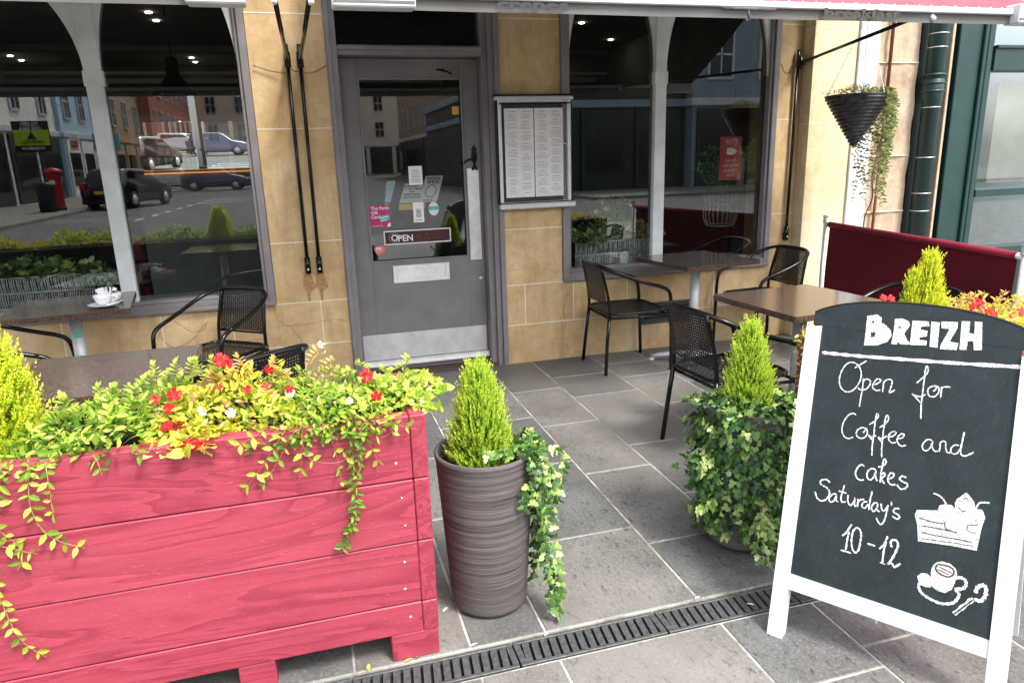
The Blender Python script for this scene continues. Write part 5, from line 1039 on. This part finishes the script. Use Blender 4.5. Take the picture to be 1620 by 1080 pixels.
# ================================================================== hanging basket
hb = thing('hanging_basket', (3.745, 4.30, 1.50), 'cone shaped dark wicker hanging basket on chains by the white strip', 'hanging basket')
m = MB(); prof = []
for k in range(85):
    z = .33*k/84; prof.append((.006+.198*(z/.33)**.95+.012*abs(math.sin(k*math.pi/6)), z))
prof += [(.212, .335), (.214, .345), (.200, .348), (.195, .335), (.19, .29)]
m.lathe(prof, (0, 0, 0), 48); m.build('basket', 'basket', hb); m = MB(); m.lathe([(0, .30), (.192, .30)], (0, 0, 0), 24); m.build('soil', 'soil', hb)
m = MB()
for a in (160, 40, 280):
    p0, p1 = Vector((.205*math.cos(R(a)), .205*math.sin(R(a)), .345)), Vector((.03, 0, .86)); k = 34
    for i in range(k):
        c = p0+(p1-p0)*(i+.5)/k; dd = (p1-p0).normalized(); s_ = dd.cross(Vector((0, 1, .1)) if i % 2 else Vector((1, 0, .1))).normalized(); m.tube([c+dd*math.cos(q)*.0095+s_*math.sin(q)*.0035 for q in [2*math.pi*j/6 for j in range(6)]], .0016, 3, closed=True)
m.tube([(.03, 0, .86), (.03, 0, 1.25)], .0025, 6); m.build('chains', 'steel', hb)
m = MB(); m.tube(smooth([(0, 0, 0), (0, .02, .04), (0, .3, .10), (0, .5, -.15)], 6), .009, 8); m.build('basket_bracket', 'black_metal', None, (3.775, 4.30, 2.72), label='black wall bracket holding the hanging basket', cat='bracket')
t, L, S = plant('basket_plant', 3.745, 4.30, 1.80, 'sparse dry trailing plant spilling from the hanging basket', 'plant', None, 41)
mound(L, S, 3.75, 4.28, 1.845, .20, .17, .07, 620, .018, 'oval', 60, (.1, 1.))
for k in range(34):
    a = R(-75+3.6*k); x0_, y0_ = 3.745+.21*math.cos(a), 4.30+.21*math.sin(a); ln = .15+.58*RNG.random(); o = RNG.normal(size=6)*.022
    strand(L, S, [(3.745+.15*math.cos(a), 4.3+.15*math.sin(a), 1.84), (x0_, y0_, 1.86), (x0_+.03+o[0], y0_, 1.80-ln*.2), (x0_+.01+o[1], y0_-.01, 1.80-ln*.6), (x0_+o[2], y0_-.01, 1.80-ln)], .026, 'oval', True, (.0, 1.), .014, .0009)
for k in range(4): strand(L, S, [(3.86, 4.15, 1.6), (3.86, 4.12, 1.45), (3.80-.02*k, 4.10, 1.38), (3.76-.02*k, 4.10, 1.30-.03*k)], .015, 'oval', True, (.0, .7), .02, .0009)
finish(t, L, S, 'dry_trail')

# ================================================================== inside the windows
def trough(x, y, z, w, label, seed, green):
    t = thing('wicker_trough', (x, y, z), label, 'trough', 'dark wicker troughs on the inner window sills'); m = MB(); h = .20
    n = int(w/.013)
    for k in range(n):
        xx = -w/2+w*(k+.5)/n; m.tube(smooth([(xx, -.07, 0), (xx+.003*math.sin(k), -.082, h*.3), (xx, -.072, h*.5), (xx-.003*math.sin(k*2), -.084, h*.75), (xx, -.078, h)], 2), .0042, 5)
    m.build('wicker_wall', 'wicker_dark', t); m = MB(); m.box(-w/2, w/2, -.066, .066, 0, h-.01); m.build('liner', 'dark', t)
    m = MB(); [m.tube([(-w/2, -.084, z_), (w/2, -.084, z_)], .005, 6) for z_ in (.005, .10, .198)]; m.build('rim', 'alu', t)
    return t
trough(-1.72, 5.20, .66, .68, 'dark wicker trough on the sill inside the left window', 1, 1); trough(2.31, 5.18, .65, .72, 'dark wicker trough on the sill inside the right window', 2, 1)
t, L, S = plant('variegated_ivy', -1.65, 5.17, .80, 'variegated ivy spilling over the trough inside the left window', 'ivy', None, 51)
mound(L, S, -1.65, 5.15, .86, .34, .09, .12, 330, .05, 'ivy', 14, (.3, 1.), .95)
for k in range(6): strand(L, S, [(-1.5+.05*k, 5.1, .88), (-1.46+.05*k, 5.07, .86), (-1.42+.05*k, 5.07, .78)], .034, 'ivy', True, (.5, 1.), .03)
finish(t, L, S, 'ivy')
t, L, S = plant('window_plants', 2.3, 5.16, .8, 'mixed leafy plants in the trough inside the right window', 'plant', None, 52)
mound(L, S, 2.08, 5.12, .84, .18, .09, .10, 420, .036, 'ivy', 10, (.4, 1.), .9); mound(L, S, 2.50, 5.11, .84, .16, .09, .15, 700, .028, 'oval', 10, (.7, 1.), .7)
finish(t, L, S, 'ivy')
t, L, S = plant('feathery_plant', 2.25, 5.2, .8, 'wispy green plant with yellow blooms in the right window trough', 'plant', None, 53)
for k in range(80): shoot(L, S, 2.18+.15*RNG.random(), 5.18, .80, RNG.normal()*.09, RNG.normal()*.03, .16+.22*RNG.random(), 8, .024, (.1, 1.))
finish(t, L, S, 'house_plant')
for i in range(5): flower(t, 2.13+.09*i*RNG.random(), 5.12, 1.06+.1*RNG.random(), .018, 'petal_pale', 200+i)
ps = thing('wire_plant_stand', (3.53, 5.62, .0), 'pale wire basket planter on a stand inside the right window', 'plant stand'); m = MB()
for k in range(22):
    a = 2*math.pi*k/22; m.tube(smooth([(.12*math.cos(a), .12*math.sin(a), .86), (.15*math.cos(a+.05), .15*math.sin(a+.05), .95), (.13*math.cos(a), .13*math.sin(a), 1.04), (.155*math.cos(a), .155*math.sin(a), 1.12)], 3), .004, 5)
for z_, r_ in ((1.12, .155), (.86, .12)): m.tube([(r_*math.cos(2*math.pi*k/28), r_*math.sin(2*math.pi*k/28), z_) for k in range(28)], .005, 5, closed=True)
m.build('wire_basket', 'tan_wire', ps); m = MB(); [m.tube([(.11*math.cos(a), .11*math.sin(a), .86), (.15*math.cos(a), .15*math.sin(a), .02)], .006, 6) for a in (0, 2.1, 4.2)]; m.build('legs', 'black_metal', ps)
t, L, S = plant('potted_zz_plant', 3.50, 5.62, 1.0, 'glossy arching house plant growing from the wire basket', 'plant', None, 54)
for k in range(13): shoot(L, S, 3.48+.02*RNG.normal(), 5.55, 1.0, -.26+.05*k*RNG.random(), -.08, .32+.22*RNG.random(), 12, .065, (.2, 1.))
finish(t, L, S, 'house_plant')
nt_ = thing('red_notice', (3.225, 5.02, 1.44), 'red notice hanging in the right window, its words reading backwards', 'notice')
m = MB(); m.box(-.098, .098, -.002, .002, -.165, .165, .001); m.build('panel', 'notice_red', nt_)
text('lettering', 'STOP', .055, 'white', nt_, (0, -.004, .105), align='CENTER', mirror=True, sx=.8)
text('lettering', 'Do not\nfollow the\nvehicle in\nfront', .040, 'white', nt_, (0, -.004, -.025), align='CENTER', mirror=True, sx=.8)
m = MB(); m.prism([(.045*math.cos(q)*(1+.2*math.cos(3*q)), .055+.028*math.sin(q)) for q in [2*math.pi*k/20 for k in range(20)]], -.0035, -.002); m.build('emblem', 'paper', nt_)
# pendant lamps
def pendant(x, y, z, label):
    t = thing('pendant_lamp', (x, y, z), label, 'pendant lamp', 'black industrial pendant lamps'); m = MB()
    m.lathe([(.03, .30), (.045, .28), (.05, .16), (.075, .13), (.16, .03), (.175, .0), (.168, .0), (.07, .11), (.0, .13)], (0, 0, 0), 28); m.build('lamp_shade', 'black_metal', t); m = MB(); m.tube([(0, 0, .30), (0, 0, 2.8-z)], .004, 6); m.build('cord', 'black_metal', t)
pendant(-.90, 6.3, 2.03, 'black pendant lamp hanging inside the left window'); pendant(2.2, 7.4, 1.86, 'black pendant lamp hanging inside the right window')
# things deep in the room
cn = thing('counter_clutter', (2.6, 9.6, .95), 'small framed picture propped on the counter far inside', 'picture frame'); m = MB(); frame_rect(m, -.14, .14, 0, .22, -.01, .01, .02, bev=.002); m.build('frame', 'paper', cn); m = MB(); m.box(-.12, .12, -.006, .004, .02, .2); m.build('picture', 'card_yellow', cn)

# ================================================================== fallen petals and leaves
for i, (x, y, a, mt, l) in enumerate([(.15, 1.892, 20, 'yellow_fallen', 'pale yellow fallen leaf at the foot of the pink planter'), (.04, 1.89, 80, 'yellow_fallen', 'bright yellow fallen leaf on the planter side of the drain'), (.185, 1.893, 50, 'rust', 'brown fallen leaf beside the planter foot'), (.36, 1.90, 10, 'petal_pale', 'pale scrap of leaf between pot and planter on the drain edge'), (1.18, 1.90, 200, 'paper', 'sandy scrap lying on the edge of the drain'), (1.33, 1.80, 150, 'petal_pale', 'pale fallen petal on the drain near the chalkboard leg'), (.31, 2.10, 45, 'white', 'white spot of bird mess between pot and planter'), (.60, 1.87, 45, 'petal_pale', 'cream fallen leaf under the ivy tip')]):
    Lf = Leaves(); RNG = np.random.default_rng(300+i); Lf.add([(0, 0, .004)], (math.cos(R(a)), math.sin(R(a)), .08), (0, .2, 1), .028, .02, 'oval', .5); o = Lf.build('fallen_leaf', mt, label=l, cat='fallen leaf'); o.location = (x, y, 0)

# ================================================================== the street behind the camera (seen in the glass)
def building(name, x0, x1, y0, y1, h, mat, label, face, bays, floors, shop='shop_dark', trim='white_paint'):
    t = thing(name, ((x0+x1)/2, (y0+y1)/2, 0), label, 'building', 'street buildings mirrored in the glass'); ox, oy, _ = t.location
    def bb(m, n_, mt, par=t): m.v = [(a-ox, b_-oy, c) for a, b_, c in m.v]; return m.build(n_, mt, par)
    m = MB(); m.box(x0, x1, y0, y1, 0, h); bb(m, 'wall', mat)
    m = MB(); m.box(x0-.15, x1+.15, y0-.15, y1+.15, 3.3, 3.6, .03); m.box(x0-.2, x1+.2, y0-.2, y1+.2, h, h+.3, .03); bb(m, 'cornice', trim)
    span = (y1-y0) if face in 'EW' else (x1-x0); p = span/bays
    def put(m, a0, a1, z0, z1, d0, d1):
        if face == 'E': m.box(x1+d0, x1+d1, y0+a0, y0+a1, z0, z1)
        elif face == 'W': m.box(x0-d1, x0-d0, y0+a0, y0+a1, z0, z1)
        else: m.box(x0+a0, x0+a1, y1+d0, y1+d1, z0, z1)
    for k in range(bays):
        c = p*(k+.5)
        m = MB(); put(m, c-p*.42, c+p*.42, .1, 3.2, .0, .10); sh = bb(m, 'shop_window', shop); m = MB(); put(m, c-p*.34, c+p*.34, .7, 2.5, .10, .12); bb(m, 'shop_pane', 'far_glass', sh)
        for fl in range(floors):
            z = 4.3+fl*3.0; m = MB()
            for a0, a1, z0, z1 in ((c-.6, c-.5, z, z+1.9), (c+.5, c+.6, z, z+1.9), (c-.5, c+.5, z, z+.1), (c-.5, c+.5, z+1.8, z+1.9), (c-.5, c+.5, z+.92, z+1.0), (c-.03, c+.03, z+.1, z+1.8)): put(m, a0, a1, z0, z1, .02, .10)
            wf = bb(m, 'window', 'white_paint'); m = MB(); put(m, c-.5, c+.5, z+.1, z+1.8, .02, .05); bb(m, 'window_pane', 'far_glass', wf)
    return t
building('street_building', -24, -12.6, -35, -20, 10, 'pale_stucco', 'pale building over a dark shopfront, mirrored at the left of the window', 'E', 4, 2)
building('street_building', -24, -12.4, -43.5, -35.1, 11, 'blue_stucco', 'pale blue building mirrored beside the to let board', 'E', 3, 2, 'pale_stucco')
building('street_building', -24, -12.0, -54, -43.6, 11, 'brown_stone', 'brown stone building mirrored in the left window', 'E', 3, 2, 'brown_stone', 'brown_stone')
building('street_building', -24, -11.2, -76, -54.1, 12, 'red_brick', 'red brick terrace mirrored farther up the street', 'E', 7, 3, 'brown_stone', 'brown_stone')
building('street_building', -11, 14, -88, -80, 13, 'far_cream', 'cream building closing the far end of the mirrored street', 'N', 8, 3)
building('street_building', 15.45, 27.2, -40, -17, 8, 'bluegrey', 'blue grey building with white sash windows mirrored in the right window', 'N', 5, 1)
building('street_building', 8.2, 15.3, -39, -17.5, 4.4, 'shop_dark', 'low dark shop mirrored in the left part of the right window', 'N', 3, 0, 'shop_dark', 'bluegrey')
building('street_building', 9.8, 12.4, -66, -40.1, 10, 'brown_stone', 'narrow stone building mirrored in the door glass', 'W', 8, 2)
def car(x, y, rz, mat, label, plate='plate_yellow'):
    t = thing('parked_car', (x, y, 0), label, 'car', 'cars parked in the mirrored street', rz)
    side = [(-2.0, .35), (-2.05, .62), (-2.0, .95), (-1.85, 1.02), (-1.55, 1.48), (-1.3, 1.54), (.1, 1.52), (.45, 1.44), (1.05, 1.0), (1.7, .88), (2.0, .74), (2.05, .5), (2.0, .32)]
    m = MB(); n = len(side); vs = []
    secs = ((-.87, .93, -.05), (-.83, .975, -.01), (-.66, 1., .02), (.66, 1., .02), (.83, .975, -.01), (.87, .93, -.05))
    for yy, kx, dz in secs:
        for x_, z_ in side: tuck = .20*max(0, z_-.98)/.5; vs.append((x_*kx, yy*(1-tuck), z_+(dz if z_ > .7 else -dz*.3)))
    fs = [(r_*n+i, r_*n+(i+1) % n, (r_+1)*n+(i+1) % n, (r_+1)*n+i) for r_ in range(5) for i in range(n)]+[tuple(range(n))[::-1], tuple(5*n+i for i in range(n))]
    m.add(vs, fs, True); m.build('body', mat, t)
    m = MB()
    for s_ in (-1, 1): m.add([(-1.35, s_*.765, 1.06), (.85, s_*.775, 1.04), (.35, s_*.755, 1.40), (-1.25, s_*.75, 1.46)], [(0, 1, 2, 3)])
    m.add([(-1.90, -.66, 1.06), (-1.90, .66, 1.06), (-1.62, .60, 1.45), (-1.62, -.60, 1.45)], [(0, 1, 2, 3)]); m.add([(1.04, -.68, 1.04), (1.04, .68, 1.04), (.52, .62, 1.44), (.52, -.62, 1.44)], [(0, 1, 2, 3)]); m.build('windows', 'car_glass', t)
    for wx in (-1.3, 1.3):
        for s_ in (-1, 1):
            m = MB(); m.tube([(wx, s_*.70, .33), (wx, s_*.89, .33)], .33, 22); wh = m.build('wheel', 'tyre', t); m = MB(); m.tube([(wx, s_*.885, .33), (wx, s_*.905, .33)], .2, 14); m.build('rim', 'alu', wh)
    for s_ in (-1, 1):
        m = MB(); m.box(-2.06, -1.93, s_*.72-.10, s_*.72+.10, .75, 1.05, .03); m.build('tail_light', 'tail_red', t); m = MB(); m.box(1.95, 2.06, s_*.65-.14, s_*.65+.14, .62, .78, .03); m.build('headlight', 'white', t)
    m = MB(); m.box(-2.075, -2.05, -.26, .26, .60, .72, .005); m.build('number_plate', plate, t); m = MB(); m.box(-2.07, 2.07, -.80, .80, .22, .40, .03); m.build('bumper', 'tyre', t); return t
car(-7.05, -23.2, R(-74), 'black_car', 'black hatchback mirrored in the left window, seen from behind'); car(-5.6, -41.5, R(4), 'blue_car', 'dark blue car mirrored side on in the left window'); car(-8.6, -46, R(10), 'white_car', 'white car mirrored behind the blue one'); car(-1.5, -43.5, R(5), 'black_car', 'black car at the right end of the mirrored row')
pb_ = thing('pillar_box', (-8.95, -20.6, .10), 'red pillar box on the far pavement, mirrored in the left window', 'post box')
m = MB(); m.lathe([(.23, .12), (.23, 1.30), (.25, 1.33)], (0, 0, 0), 24); m.build('body', 'pillar_red', pb_); m = MB(); m.lathe([(.25, 1.33), (.30, 1.36), (.30, 1.42), (.24, 1.50), (0, 1.56)], (0, 0, 0), 24); m.build('cap', 'pillar_red', pb_); m = MB(); m.lathe([(.26, 0), (.26, .12), (.23, .12)], (0, 0, 0), 24); m.build('plinth', 'black_metal', pb_); m = MB(); m.box(-.09, .09, .22, .235, .95, 1.10, .004); m.build('notice_plate', 'white', pb_)
lb = thing('litter_bin', (-9.0, -19.6, .10), 'dark litter bin beside the mirrored pillar box', 'litter bin'); m = MB(); m.lathe([(0, 0), (.27, 0), (.29, .9), (.30, .92), (.27, 1.02), (0, 1.06)], (0, 0, 0), 20); m.build('body', 'dark_green', lb)
def board(x, y, z, w, h, mats, texts, label, rz=R(90)):
    t = thing('hanging_sign', (x, y, z), label, 'sign', 'agents boards mirrored in the left window', rz)
    m = MB(); m.box(-w/2, w/2, -.02, .02, -h/2, h/2); m.build('panel', mats[0], t)
    if len(mats) > 1: m = MB(); m.box(-w/2+.03, w/2-.03, -.03, .03, -h*.28, h*.22); m.build('colour_band', mats[1], t)
    for body, s_, z_, mt in texts: text('lettering', body, s_, mt, t, (0, .035, z_), rot=(math.pi/2, 0, math.pi), align='CENTER', bold=.004)
    return t
board(-11.55, -27.6, 3.05, 1.45, 1.35, ('sign_black', 'lime'), [('TO LET/\nFOR SALE', .20, .48, 'white'), ('SHEPHERD', .20, -.30, 'sign_black'), ('01738 638 188', .15, -.55, 'white')], 'black and lime to let and for sale board mirrored in the left window', R(0))
m = MB(); m.prism([(-.2, -.12), (.2, -.12), (0, .22)], .031, .036); o = m.build('triangle', 'sign_black', bpy.data.objects['hanging_sign'])
board(-10.1, -34.2, 2.95, 1.3, .9, ('sky_blue',), [('BURNS', .24, .10, 'white'), ('TO LET', .24, -.25, 'sign_black')], 'blue and white to let board mirrored across the mullion', R(0))
board(-10.6, -30.2, 2.8, .36, .65, ('white', 'notice_red'), [('TO\nLET', .12, .05, 'white')], 'small red and white board mirrored beside the blue one', R(0))
